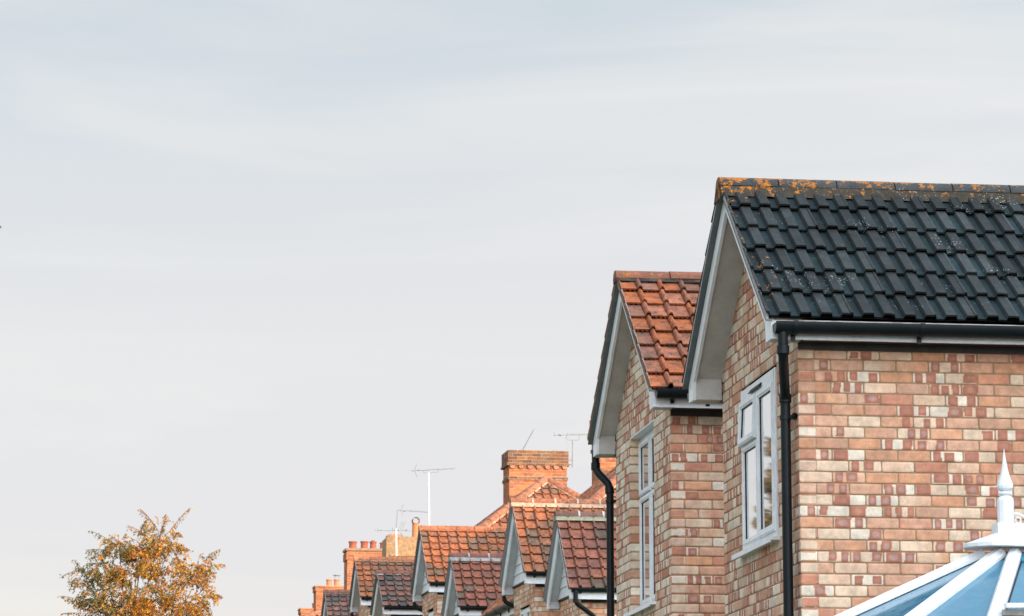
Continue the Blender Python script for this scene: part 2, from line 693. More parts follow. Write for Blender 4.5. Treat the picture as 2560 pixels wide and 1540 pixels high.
def ridge_run(mb_t, mb_m, P, Q, r, colour, mort, rad=0.105, seg=0.45, lap=0.006, n=12, bed=0.07, half=0.13, joint=None, joint_w=0.012):
    """half-round ridge tiles from P to Q (mesh mb_t) on a mortar bed (mesh mb_m)"""
    P, Q = Vector(P), Vector(Q)
    d = (Q - P)
    L = d.length
    d.normalize()
    side = d.cross(Vector((0, 0, 1))).normalized()
    up = side.cross(d).normalized()
    k = max(1, int(round(L / seg)))
    for i in range(k):
        a, b = P + d * (L * i / k), P + d * (L * (i + 1) / k - joint_w)
        off = up * r.uniform(-.004, .004) + side * r.uniform(-.004, .004)
        c = tuple(colour(r))
        rings = []
        for p in (a, b):
            ring = []
            for q in range(n + 1):
                t_ = math.pi * (q / n)
                ring.append(p + off + side * (math.cos(t_) * half) + up * (math.sin(t_) * rad))
            rings.append(ring)
        nn = mb_t.verts(rings[0] + rings[1], c)
        for q in range(n):
            mb_t.f.append((nn + q, nn + q + 1, nn + n + 2 + q, nn + n + 1 + q))
        mb_t.f.append(tuple(nn + q for q in range(n + 1)))
        mb_t.f.append(tuple(nn + n + 1 + q for q in range(n + 1))[::-1])
        if joint and i < k - 1:
            # proud mortar joint
            ring = []
            for p in (b - d * .004, b + d * (joint_w + .004)):
                ring.append([p + side * (math.cos(math.pi * q / n) * (half + .004)) + up * (math.sin(math.pi * q / n) * (rad + .004)) for q in range(n + 1)])
            nn = mb_m.verts(ring[0] + ring[1], joint)
            for q in range(n):
                mb_m.f.append((nn + q, nn + q + 1, nn + n + 2 + q, nn + n + 1 + q))
            mb_m.f.append(tuple(nn + q for q in range(n + 1)))
            mb_m.f.append(tuple(nn + n + 1 + q for q in range(n + 1))[::-1])
    # bed, with a wavy lower edge
    m = max(4, int(L / 0.05))
    rows = []
    for i in range(m + 1):
        p = P + d * (L * i / m)
        w = r.uniform(-.012, .012)
        rows.append([p - side * (half * .8 + bed + w) - up * (bed * .95 + .01), p - side * (half * .93) + up * .004, p + side * (half * .93) + up * .004, p + side * (half * .8 + bed + w) - up * (bed * .95 + .01)])
    nn = mb_m.verts([q for row in rows for q in row], mort)
    for i in range(m):
        for q in range(3):
            a = nn + i * 4 + q
            mb_m.f.append((a, a + 4, a + 5, a + 1))
    mb_m.f.append((nn, nn + 1, nn + 2, nn + 3))


def gutter(parent, p, q, out_dir, name='gutter', r=0.056, brackets=0.85, fascia_drop=0.05):
    """half round gutter running from p to q (its back top edge), lying towards out_dir"""
    p, q, o = Vector(p), Vector(q), Vector(out_dir)
    mb = MB()
    n = 12
    th = 0.004
    d = (q - p).normalized()
    prof = []
    for k in range(n + 1):
        a = math.pi * k / n
        prof.append((r + -math.cos(a) * r, -math.sin(a) * r * 1.15))
    outer = prof
    inner = [(r + (x - r) * .93, z * .93) for x, z in prof][::-1]
    poly = [(-0.0, 0.006)] + outer + [(2 * r, 0.008), (2 * r - .008, 0.008)] + inner
    pts = [p + o * x + Vector((0, 0, z)) for x, z in poly]
    m = len(pts)
    nn = mb.verts(pts + [v + (q - p) for v in pts])
    for k in range(m):
        j = (k + 1) % m
        mb.f.append((nn + k, nn + j, nn + m + j, nn + m + k))
    for e in (p, q):
        mb.poly([e + o * x + Vector((0, 0, z)) for x, z in outer])
    L = (q - p).length
    g = mb.build(name, M_BLACK, parent, smooth=True)
    nb = int(L / brackets) + 1
    for k in range(nb):
        b = MB()
        c = p + d * (min(L - .05, .12 + k * brackets))
        ring = [(x * 1.04, z * 1.07 - .002) for x, z in outer]
        pts = [c + o * x + Vector((0, 0, z)) for x, z in ring]
        b.prism([pts[0] + Vector((0, 0, .012))] + pts + [pts[-1] + Vector((0, 0, .014))], d * .028)
        b.box(*sorted_box(c + Vector((0, 0, -r * 1.15 - fascia_drop)) + o * .002, c + d * .028 + o * .02 + Vector((0, 0, -.02))))
        b.build('bracket', M_BLACK, g)
    return g


def sorted_box(a, b):
    return (min(a[0], b[0]), min(a[1], b[1]), min(a[2], b[2])), (max(a[0], b[0]), max(a[1], b[1]), max(a[2], b[2]))


def bend_path(pts, rad=0.06, n=5):
    pts = [Vector(p) for p in pts]
    res = [pts[0]]
    for i in range(1, len(pts) - 1):
        a, b, c = pts[i - 1], pts[i], pts[i + 1]
        d1, d2 = (a - b), (c - b)
        l = min(rad, d1.length * .45, d2.length * .45)
        p1, p2 = b + d1.normalized() * l, b + d2.normalized() * l
        for k in range(n + 1):
            t = k / n
            res.append(p1 * (1 - t) ** 2 + b * 2 * t * (1 - t) + p2 * t * t)
    res.append(pts[-1])
    return res


def downpipe(parent, pts, sockets=(), clips=(), r=0.034):
    mb = MB()
    mb.tube(bend_path(pts), r, 16)
    for s, e in sockets:
        s, e = Vector(s), Vector(e)
        d = (e - s).normalized()
        mb.tube([s, s + d * .004, e - d * .004, e], [r * 1.02, r * 1.22, r * 1.22, r * 1.12], 16)
    g = mb.build('downpipe', M_BLACK, parent, smooth=True)
    for c, w in clips:
        c, w = Vector(c), Vector(w)
        b = MB()
        b.tube([c - Vector((0, 0, .014)), c + Vector((0, 0, .014))], r * 1.2, 16)
        b.bar(c, w, .022, .022)
        dd = (w - c).normalized()
        b.tube([w - dd * .012, w], .026, 8)
        b.build('bracket', M_BLACK, g)
    return g


# ------------------------------------------------------------------ windows (set in a wall that faces -x in the house frame)
def frame_rect(mb, x0, x1, y0, y1, z0, z1, w, wz=None):
    wz = wz or w
    mb.box((x0, y0, z0), (x1, y0 + w, z1))
    mb.box((x0, y1 - w, z0), (x1, y1, z1))
    mb.box((x0, y0 + w, z0), (x1, y1 - w, z0 + wz))
    mb.box((x0, y0 + w, z1 - wz), (x1, y1 - w, z1))


def sash(parent, x, y0, y1, z0, z1, w=0.045, t=0.035, tilt=0.0, nm='sash'):
    """casement sash, glass pane inside; tilt opens it at the foot"""
    mb = MB()
    frame_rect(mb, 0, t, 0, y1 - y0, z0 - z1, 0, w)
    # beads
    frame_rect(mb, -.006, 0, .01, y1 - y0 - .01, z0 - z1 + .01, -.01, w - .022)
    o = mb.build(nm, M_UPVC, parent)
    o.location = (x, y0, z1)
    o.rotation_euler = (0, tilt, 0)
    g = MB()
    g.box((t * .45, w, z0 - z1 + w), (t * .6, y1 - y0 - w, -w))
    g.build('glass_pane', M_GLASS, o)
    s = MB()
    frame_rect(s, t * .3, t * .44, w - .001, y1 - y0 - w + .001, z0 - z1 + w - .001, -w + .001, .006)
    s.build('rubber_seal', M_BLACK, o)
    return o


def sill(parent, x0, x1, y0, y1, z):
    mb = MB()
    mb.prism([(x0, y0, z - .028), (x0, y0, z - .012), (x1, y0, z + .012), (x1, y0, z - .028)], (0, y1 - y0, 0))
    mb.prism([(x0, y0, z - .045), (x0, y0, z - .0281), (x0 + .012, y0, z - .0281), (x0 + .012, y0, z - .045)], (0, y1 - y0, 0))
    return mb.build('sill', M_UPVC, parent)


# ------------------------------------------------------------------ the gabled bays
def c_dark(r, x, i):
    a = np.array((0.011, 0.022, 0.025)) * r.choice((1, 1, 1, .7, 1.35)) * r.uniform(.75, 1.25)
    return a


def c_orange(r, x, i):
    k = r.random()
    if k < .55:
        a = np.array((0.40, 0.115, 0.04))
    elif k < .8:
        a = np.array((0.36, 0.13, 0.07))
    else:
        a = np.array((0.27, 0.115, 0.075))
    return a * r.uniform(.85, 1.15)


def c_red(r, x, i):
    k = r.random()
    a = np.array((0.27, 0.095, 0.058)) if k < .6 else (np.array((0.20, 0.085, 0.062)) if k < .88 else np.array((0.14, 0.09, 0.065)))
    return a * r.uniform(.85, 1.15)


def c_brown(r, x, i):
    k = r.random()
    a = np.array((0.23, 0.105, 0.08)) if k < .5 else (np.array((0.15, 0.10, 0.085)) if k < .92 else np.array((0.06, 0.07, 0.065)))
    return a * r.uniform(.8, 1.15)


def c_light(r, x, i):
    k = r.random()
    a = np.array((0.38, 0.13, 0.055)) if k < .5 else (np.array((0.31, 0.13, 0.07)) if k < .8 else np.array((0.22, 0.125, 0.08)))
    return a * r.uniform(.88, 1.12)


def gabled_bay(P):
    """Everything in the house frame: x away from the street (0 = barge board), y along it (0 = gable centre)."""
    r = random.Random(P['seed'])
    H = P['root']
    gz = P['ground']                          # ground level, world z (root z is 0)
    hw, ht, wu = P['hw'], P['ht'], P['wu']
    zb, tp = P['zb'], P['tp']                 # bed apex and tan(pitch)
    zt = P['ztip']
    L = P['len']
    uo = P.get('uo', -0.042)
    cp = math.cos(math.atan(tp))
    sp = math.sin(math.atan(tp))
    zl = lambda v: zb - abs(v) * tp
    ve = ht + P.get('eave_over', 0.03)
    SL = ve / cp
    # --- roof: two tiled slopes, ridge
    mb = MB()
    for sgn in (-1, 1):
        D = Vector((0, sgn * cp, -sp))
        if sgn == -1:
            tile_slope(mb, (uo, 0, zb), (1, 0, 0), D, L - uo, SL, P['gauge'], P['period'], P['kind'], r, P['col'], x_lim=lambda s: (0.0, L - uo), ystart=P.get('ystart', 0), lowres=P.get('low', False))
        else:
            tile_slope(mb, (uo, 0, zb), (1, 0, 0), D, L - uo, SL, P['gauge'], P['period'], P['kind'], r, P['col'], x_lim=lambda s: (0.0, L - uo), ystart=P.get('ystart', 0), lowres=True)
        # felt and battens under the tiles
        mb.quad((0, 0, zb - .004), (L, 0, zb - .004), (L, sgn * ht, zl(ht) - .004), (0, sgn * ht, zl(ht) - .004), (.02, .02, .02))
    roof = mb.build('roof', P['tile_mat'], H, smooth=True)
    rt, rm = MB(), MB()
    ridge_run(rt, rm, (uo - .01, 0, zb + .0), (L, 0, zb + .0), r, P['ridge_col'], P['bed_col'], rad=P.get('ridge_h', .085), half=P.get('ridge_w', .11), joint=P.get('joint'), joint_w=P.get('joint_w', .008), bed=P.get('bed', .05), seg=P.get('seg', .44))
    rt.build('ridge_tile', P['ridge_mat'], roof, smooth=True)
    rm.build('ridge_mortar', P.get('bed_mat', M_STONE), roof)
    # verge: mortar, undercloak
    vm, uc = MB(), MB()
    for sgn in (-1, 1):
        a, b = (0, 0, zb), (0, sgn * ve, zl(ve))
        def strip(m_, x0, x1, n0, n1, col):
            pts = []
            for (yy, zz) in ((0, zb), (sgn * ve, zl(ve))):
                for nn in (n0, n1):
                    pts.append((x0, yy, zz + nn / cp))
            m_.prism([pts[0], pts[2], pts[3], pts[1]], (x1 - x0, 0, 0), col)
        strip(vm, uo + .002, uo + .02, .0, .030, P.get('verge_col', (.22, .21, .20)))
        strip(uc, uo, .0, -.010, -.001, (1, 1, 1))
    vm.build('verge_mortar', M_STONE, roof)
    uc.build('undercloak', P.get('under_mat', M_UNDER), roof)
    # --- barge boards
    db = P.get('barge', 0.15)
    bf = MB()
    for sgn in (-1, 1):
        y1 = ht
        top = lambda y: zl(y) - .014 / cp
        bot = lambda y: zl(y) - .014 / cp - db / cp
        ya = 0
        yb = min(ht, 99)
        # board down to the boxed eave
        pts = [(0, 0, top(0)), (0, 0, bot(0)), (0, sgn * (hw + .0), bot(hw)), (0, sgn * (hw + .02), zt), (0, sgn * ht, zt), (0, sgn * ht, top(ht))]
        bf.prism(pts if sgn < 0 else pts[::-1], (.022, 0, 0))
    barge = bf.build('bargeboard', M_UPVC, H)
    # --- sloping soffit behind the barge, eaves boxes
    sm = MB()
    for sgn in (-1, 1):
        zz = lambda y: zl(y) - (.014 + db * .78) / cp
        y1 = hw + .01
        sm.prism([(.0222, 0, zz(0)), (.0222, sgn * y1, zz(y1)), (.0222, sgn * y1, zz(y1) + .01), (.0222, 0, zz(0) + .01)], (wu - .0224, 0, 0))
    sm.build('verge_soffit', P.get('soff', M_CREAM), H)
    for sgn in (-1, 1):
        bx = MB()
        y0, y1 = hw + .012, ht - .004
        zz = lambda y: zl(y) - .03
        bx.prism([(.0224, sgn * y0, zt + .004), (.0224, sgn * y1, zt + .004), (.0224, sgn * y1, zz(y1)), (.0224, sgn * y0, zz(y0))], (wu - .025, 0, 0))
        bx.build('eaves_box', P.get('soff', M_CREAM), H)
        fz = MB()  # dark strip standing in for the shade along the wall top
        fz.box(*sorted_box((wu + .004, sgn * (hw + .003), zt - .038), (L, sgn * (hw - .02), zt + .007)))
        fz.build('eaves_shade_strip', M_DARKBROWN, H)
    # --- eaves: fascia, soffit, gutter along the side walls
    fh = zl(ht) - .02
    for sgn in (-1, 1):
        f = MB()
        f.box(*sorted_box((wu + .0, sgn * (ht - .02), zt - .004), (L, sgn * ht, fh)))
        f.box(*sorted_box((.0226, sgn * (ht - .003), zt - .003), (wu + .001, sgn * (ht + .0005), fh - .003)))
        fo = f.build('fascia', P.get('fascia_mat', M_UPVC), H)
        s_ = MB()
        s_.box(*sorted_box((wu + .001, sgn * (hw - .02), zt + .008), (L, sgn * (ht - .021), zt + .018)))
        s_.build('eaves_soffit', P.get('soffit_mat', M_DARKBROWN), H)
        gutter(H, (P.get('g0', 0.01), sgn * (ht + .001), fh - P.get('gdrop', .008)), (L, sgn * (ht + .001), fh - P.get('gdrop', .008)), (0, sgn, 0), r=P.get('gr', .056), fascia_drop=P.get('fd', .05))
    # --- walls
    wb = MB()
    Lw = P.get('wall_len', L)
    holes = [(hw + w['y0'], hw + w['y1'], w['z0'], w['z1']) for w in P.get('windows', [])]
    ff = P.get('fine_from', 99)
    wz = P['wall_z0'] if 'wall_z0' in P else gz
    ztop_side = zt - .038
    clad = P.get('clad')
    gclip = lambda x: (zl(x - hw) - (.02 + db * .7) / cp) if not clad else min(zt + .10, zl(x - hw) - .15)
    ztop = zb if not clad else zt + .10
    brick_wall(wb, (wu, -hw, 0), (0, 1, 0), (-1, 0, 0), 2 * hw, wz, ztop, r, P.get('gpal', 'multi'), holes, gclip, fine_from=ff, phase=P.get('phase', .065), flip=1)
    brick_wall(wb, (wu, -hw, 0), (1, 0, 0), (0, -1, 0), Lw - wu, wz, ztop_side, r, P.get('pal', 'multi'), (), None, fine_from=ff, phase=P.get('phase', .065))
    brick_wall(wb, (wu, hw, 0), (1, 0, 0), (0, 1, 0), Lw - wu, wz, ztop_side, r, P.get('pal', 'multi'), (), None, phase=P.get('phase', .065))
    wb.build('wall', M_BRICK, H)
    if clad:
        cb = MB()
        z = clad[0]
        k = 0
        while z < zb - .35:
            z2 = z + .15
            ya, yb2 = (zb - .16 / cp - z) / tp, (zb - .16 / cp - z2 + .004) / tp
            ya, yb2 = min(ya, hw), max(min(yb2, hw), .01)
            cb.prism([(wu - .03, -ya, z), (wu - .03, ya, z), (wu - .018, yb2, z2 - .006), (wu - .018, -yb2, z2 - .006)], (.04, 0, 0))
            z = z2
        cb.build('gable_cladding', M_UPVC, H)
        cs = MB()
        cs.box((wu - .028, -hw, clad[0] - .025), (wu + .02, hw, clad[0] - .001))
        cs.build('drip_board', M_DARKBROWN, H)
    for w in P.get('windows', []):
        w['make'](H, wu, w)
    return roof


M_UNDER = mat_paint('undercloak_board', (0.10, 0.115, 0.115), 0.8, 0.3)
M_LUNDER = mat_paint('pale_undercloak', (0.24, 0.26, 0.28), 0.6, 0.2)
M_GREYBED = mat_tile('mossy_mortar', lichen=(3.2, 0.22, 6.5, 0.672), rough=0.95, grime=.5)


# window makers
def window_casement(H, wu, w):
    """left column: small top sash propped open over a fixed light; right column: full height light"""
    y0, y1, z0, z1 = w['y0'], w['y1'], w['z0'], w['z1']
    x = wu + w.get('recess', .012)
    root = MB()
    frame_rect(root, x, x + .06, y0 + .004, y1 - .004, z0 + .002, z1 - .004, .045)
    ym = y0 + (y1 - y0) * w.get('split', .5)
    root.box((x, ym - .022, z0 + .047), (x + .06, ym + .022, z1 - .049))
    zt = z0 + (z1 - z0) * w.get('tsplit', .6)
    root.box((x, ym + .022, zt - .02), (x + .06, y1 - .049, zt + .02))
    # lead-coloured trickle vent on the head
    f = root.build('window', M_UPVC, H)
    sash(f, x - .012, y0 + .04, ym - .014, z0 + .038, z1 - .04 - w.get('head', 0), w=.052)
    sash(f, x - .004, ym + .018, y1 - .045, z0 + .04, zt - .018, w=.04)
    sash(f, x - .018, ym + .012, y1 - .036, zt - .012, z1 - .042 - w.get('head', 0), w=.048, tilt=w.get('open', 0.0), nm='top_sash')
    if w.get('head'):
        hd = MB()
        hd.box((x - .006, y0 + .05, z1 - .048 - w['head']), (x - .001, y1 - .05, z1 - .01))
        hd.build('head_trim', M_UPVC, f)
    if w.get('vent'):
        v = MB()
        v.prism([(x - .03, ym - .17, z1 - .075), (x - .03, ym + .20, z1 - .075), (x - .01, ym + .20, z1 - .045), (x - .01, ym - .17, z1 - .045)], (.012, 0, 0))
        v.build('trickle_vent', M_BLACK, f)
    s = sill(f, wu - w.get('sill', .075), wu + .05, y0 - .05, y1 + .05, z0 - .005)
    if w.get('recess', 0) > .05:
        l = MB()
        l.box((wu - .004, y0 - .02, z1 + .001), (wu + .1, y1 + .02, z1 + .012))
        l.build('lintel_trim', M_UPVC, f)
    return f


def window_tall(H, wu, w):
    """fixed lower lights with a transom and upper lights, set back in the brick"""
    y0, y1, z0, z1 = w['y0'], w['y1'], w['z0'], w['z1']
    x = wu + w.get('recess', .08)
    root = MB()
    frame_rect(root, x, x + .06, y0 + .004, y1 - .004, z0 + .002, z1 - .004, .05)
    ym = (y0 + y1) / 2
    root.box((x, ym - .025, z0 + .052), (x + .06, ym + .025, z1 - .054))
    zt = z0 + (z1 - z0) * w.get('tsplit', .66)
    f = root.build('window', M_UPVC, H)
    for ya, yb in ((y0 + .045, ym - .02), (ym + .02, y1 - .045)):
        sash(f, x - .01, ya, yb, z0 + .045, zt - .012, w=.045)
        sash(f, x - .014, ya, yb, zt + .0, z1 - .045, w=.045, tilt=w.get('open', 0.0), nm='top_sash')
    sill(f, wu - .06, wu + .09, y0 - .05, y1 + .04, z0 - .005)
    l = MB()
    l.box((wu + .004, y0 - .015, z1 - .003), (wu + .1, y1 + .015, z1 + .01))
    l.build('lintel_trim', M_UPVC, f)
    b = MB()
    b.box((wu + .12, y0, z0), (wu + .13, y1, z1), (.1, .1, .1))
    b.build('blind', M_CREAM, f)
    return f


# ================================================================== THE SETTING
def ground_z(y):
    return 0.0 if y < 38 else (y - 38) * 0.045 if y < 150 else 112 * 0.045


g = MB()
ys = [-300, -60, 0, 20, 38, 60, 80, 100, 125, 150, 400, 1500, 4000]
for a, b in zip(ys[:-1], ys[1:]):
    g.quad((-2500, a, ground_z(a)), (2500, a, ground_z(a)), (2500, b, ground_z(b)), (-2500, b, ground_z(b)), (.09, .13, .05))
struct(g.build('ground', M_STONE))
for nm, xa, xb, dz, col in (('road', -6.2, -0.2, .004, (.05, .05, .052)), ('pavement', -0.2, 1.9, .12, (.28, .27, .25)), ('far_pavement', -8.3, -6.2, .12, (.28, .27, .25))):
    g = MB()
    yy = [-60, 0, 20, 38, 60, 80, 100, 125, 150]
    for a, b in zip(yy[:-1], yy[1:]):
        sh = lambda y: -0.037 * max(0, y - 30)
        za, zb_ = ground_z(a) + dz, ground_z(b) + dz
        n = g.verts([(xa + sh(a), a, za), (xb + sh(a), a, za), (xb + sh(b), b, zb_), (xa + sh(b), b, zb_), (xa + sh(a), a, za - dz), (xb + sh(a), a, za - dz), (xb + sh(b), b, zb_ - dz), (xa + sh(b), b, zb_ - dz)], col)
        g.f += [(n, n + 1, n + 2, n + 3), (n, n + 3, n + 7, n + 4), (n + 1, n + 5, n + 6, n + 2)]
    struct(g.build('road' if nm == 'road' else 'pavement', M_STONE))

# ================================================================== FIRST HOUSE (dark roof)
near = 'brick houses along the street'
H1 = empty('brick_house', (4.31, 21.43, 0), 0, 'nearest brick house with dark lichen-spotted roof and a propped open window', 'house', near)
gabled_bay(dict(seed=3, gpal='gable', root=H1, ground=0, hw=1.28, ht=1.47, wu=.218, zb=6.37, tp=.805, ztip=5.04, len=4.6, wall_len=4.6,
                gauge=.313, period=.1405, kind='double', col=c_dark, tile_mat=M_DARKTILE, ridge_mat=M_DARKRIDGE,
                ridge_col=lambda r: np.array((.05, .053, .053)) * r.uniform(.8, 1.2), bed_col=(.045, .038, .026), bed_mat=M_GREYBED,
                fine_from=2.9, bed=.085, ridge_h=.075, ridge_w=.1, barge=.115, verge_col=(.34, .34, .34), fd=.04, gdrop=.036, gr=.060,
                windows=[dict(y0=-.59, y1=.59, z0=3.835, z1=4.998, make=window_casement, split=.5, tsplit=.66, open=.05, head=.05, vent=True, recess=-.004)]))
downpipe(H1, [(.065, -1.53, 5.08), (.065, -1.53, 4.93), (.155, -1.165, 4.70), (.155, -1.165, .1)],
         sockets=[((.065, -1.53, 4.985), (.065, -1.53, 4.925)), ((.155, -1.165, 4.72), (.155, -1.165, 4.66)), ((.155, -1.165, 2.6), (.155, -1.165, 2.52))],
         clips=[((.155, -1.165, 4.56), (.205, -1.24, 4.56)), ((.155, -1.165, 2.9), (.205, -1.24, 2.9))])

# ================================================================== SECOND HOUSE (orange roof)
H2 = empty('brick_house', (4.28, 25.80, 0), 0, 'second brick house with steep orange clay tiled gable and tall window', 'house', near)
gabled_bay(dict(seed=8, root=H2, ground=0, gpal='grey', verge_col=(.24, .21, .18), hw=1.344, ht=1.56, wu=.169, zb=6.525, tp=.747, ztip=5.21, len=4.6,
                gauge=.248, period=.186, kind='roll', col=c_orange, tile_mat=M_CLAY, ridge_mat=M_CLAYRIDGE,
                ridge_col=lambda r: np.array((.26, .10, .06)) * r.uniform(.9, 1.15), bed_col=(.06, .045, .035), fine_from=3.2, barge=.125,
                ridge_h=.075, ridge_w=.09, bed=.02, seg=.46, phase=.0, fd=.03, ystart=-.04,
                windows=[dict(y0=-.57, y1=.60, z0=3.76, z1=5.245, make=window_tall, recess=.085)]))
downpipe(H2, [(.03, 1.61, 5.28), (.03, 1.61, 5.10), (.14, 1.50, 4.955), (.14, 1.50, .1)],
         sockets=[((.03, 1.61, 5.17), (.03, 1.61, 5.10)), ((.135, 1.505, 4.94), (.14, 1.5, 4.88))],
         clips=[((.14, 1.50, 4.81), (.24, 1.42, 4.81))])


# ================================================================== MAIN BODIES behind the bays (hipped roofs)
def hip_body(root, u0, u1, t0, t1, gz, ze, tp, col, seed, ridge_col, bed_col, pal='multi', tile_mat=M_CLAY, zr=None, hips=(True, True), hip_r=.095, front=True):
    """rectangular body from t0 to t1, front wall at u0, back wall at u1; hipped tiled roof"""
    r = random.Random(seed)
    ov = .3
    half = (u1 - u0) / 2 + ov
    um = (u0 + u1) / 2
    zr = ze + half * tp
    ta, tb = t0 - ov, t1 + ov
    ha = half if hips[0] else 0
    hb = half if hips[1] else 0
    ang = math.atan(tp)
    cp, sp = math.cos(ang), math.sin(ang)
    SL = half / cp
    mb = MB()
    A0, A1 = Vector((um, ta + ha, zr)), Vector((um, tb - hb, zr))
    LR = A1.y - A0.y
    kw = dict(gauge=.25, period=.186, kind='roll', r=r, colour=col, lowres=True)
    # front (towards -x) and back
    tile_slope(mb, A0, (0, 1, 0), (-cp, 0, -sp), LR, SL, x_lim=lambda s: (-s * cp if ha else 0, LR + (s * cp if hb else 0)), **kw)
    tile_slope(mb, A0, (0, 1, 0), (cp, 0, -sp), LR, SL, x_lim=lambda s: (-s * cp if ha else 0, LR + (s * cp if hb else 0)), **kw)
    if ha:
        tile_slope(mb, A0, (1, 0, 0), (0, -cp, -sp), 0, SL, x_lim=lambda s: (-s * cp, s * cp), **kw)
    if hb:
        tile_slope(mb, A1, (1, 0, 0), (0, cp, -sp), 0, SL, x_lim=lambda s: (-s * cp, s * cp), **kw)
    if not hips[0]:
        mb.poly([(um - half, ta + .01, ze), (um + half, ta + .01, ze), (um, ta + .01, zr)], (.2, .1, .07))
    roof = mb.build('main_roof', tile_mat, root, smooth=True)
    rt, rm = MB(), MB()
    if LR > .3:
        ridge_run(rt, rm, A0, A1, r, ridge_col, bed_col, rad=.1, half=.12)
    up = Vector((0, 0, .02))
    if ha:
        for sx in (-1, 1):
            ridge_run(rt, rm, A0 + up, Vector((um + sx * half, ta, ze)) + up, r, ridge_col, bed_col, rad=hip_r, half=.11, seg=.36, bed=.025)
    if hb:
        for sx in (-1, 1):
            ridge_run(rt, rm, A1 + up, Vector((um + sx * half, tb, ze)) + up, r, ridge_col, bed_col, rad=hip_r, half=.11, seg=.36, bed=.025)
    rt.build('hip_tile', tile_mat, roof, smooth=True)
    rm.build('hip_mortar', M_STONE, roof)
    f = MB()
    for (a, b) in (((um - half, ta), (um + half, ta)), ((um - half, tb), (um + half, tb)), ((um - half, ta), (um - half, tb)), ((um + half, ta), (um + half, tb))):
        f.bar((a[0], a[1], ze - .10), (b[0], b[1], ze - .10), .02, .18)
    f.box((um - half + .02, ta + .02, ze - .19), (um + half - .02, tb - .02, ze - .175))
    f.build('main_fascia', M_UPVC, root)
    gutter(root, (um - half - .012, ta, ze - .03), (um - half - .012, tb, ze - .03), (-1, 0, 0))
    gutter(root, (um - half, ta - .012, ze - .03), (um + half, ta - .012, ze - .03), (0, -1, 0))
    w = MB()
    z0 = gz
    for org, ah, an, ln in (((u0, t0, 0), (1, 0, 0), (0, -1, 0), u1 - u0), ((u1, t0, 0), (0, 1, 0), (1, 0, 0), t1 - t0), ((u1, t1, 0), (-1, 0, 0), (0, 1, 0), u1 - u0), ((u0, t1, 0), (0, -1, 0), (-1, 0, 0), t1 - t0)):
        brick_wall(w, org, ah, an, ln, z0, ze - .18, r, pal, bl=.45, cz=.15)
    w.build('main_wall', M_BRICK, root)
    return zr


# body behind the first two houses (rises beyond the right edge of the photograph)
hip_body(H1, 4.6, 10.6, -1.0, 1.0 + 4.4, 0, 5.3, .8, c_dark, 21, lambda r: (.06, .06, .06), (.08, .08, .06), tile_mat=M_DARKTILE)

# ================================================================== THE STREET BEYOND, turning slightly left
TH = 0.037
NV = Vector((math.cos(TH), math.sin(TH), 0))
TV = Vector((-math.sin(TH), math.cos(TH), 0))


def street_pt(u, t, z=0.0):
    return NV * (8.15 + u) + TV * t + Vector((0, 0, z))


def house_root(t, label):
    p = street_pt(0, t)
    return empty('brick_house', (p.x, p.y, 0), TH, label, 'house', near)


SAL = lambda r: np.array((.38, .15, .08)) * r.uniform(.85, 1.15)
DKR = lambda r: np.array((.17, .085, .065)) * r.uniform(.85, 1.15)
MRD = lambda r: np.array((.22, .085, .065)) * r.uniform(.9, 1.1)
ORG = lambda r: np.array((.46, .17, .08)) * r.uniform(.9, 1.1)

spec = [
    # t, ht, ridge z, ztip, colour, ridge colour, bed colour, joint, label, open window, cladding
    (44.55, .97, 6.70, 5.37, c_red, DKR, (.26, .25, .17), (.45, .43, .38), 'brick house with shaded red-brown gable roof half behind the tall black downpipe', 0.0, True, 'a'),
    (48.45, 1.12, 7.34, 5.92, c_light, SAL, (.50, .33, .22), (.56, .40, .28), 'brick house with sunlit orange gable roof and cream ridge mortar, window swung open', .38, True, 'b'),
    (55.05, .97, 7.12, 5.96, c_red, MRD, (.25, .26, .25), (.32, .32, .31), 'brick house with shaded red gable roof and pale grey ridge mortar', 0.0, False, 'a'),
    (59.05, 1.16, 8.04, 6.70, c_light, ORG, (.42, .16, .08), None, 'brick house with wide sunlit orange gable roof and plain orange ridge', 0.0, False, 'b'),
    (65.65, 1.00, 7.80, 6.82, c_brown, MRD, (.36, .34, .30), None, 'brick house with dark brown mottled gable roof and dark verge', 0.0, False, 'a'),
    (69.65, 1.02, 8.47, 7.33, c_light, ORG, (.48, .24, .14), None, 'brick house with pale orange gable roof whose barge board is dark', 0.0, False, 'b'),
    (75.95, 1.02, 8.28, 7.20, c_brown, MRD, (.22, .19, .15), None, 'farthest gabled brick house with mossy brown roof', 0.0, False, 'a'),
]
roots = []
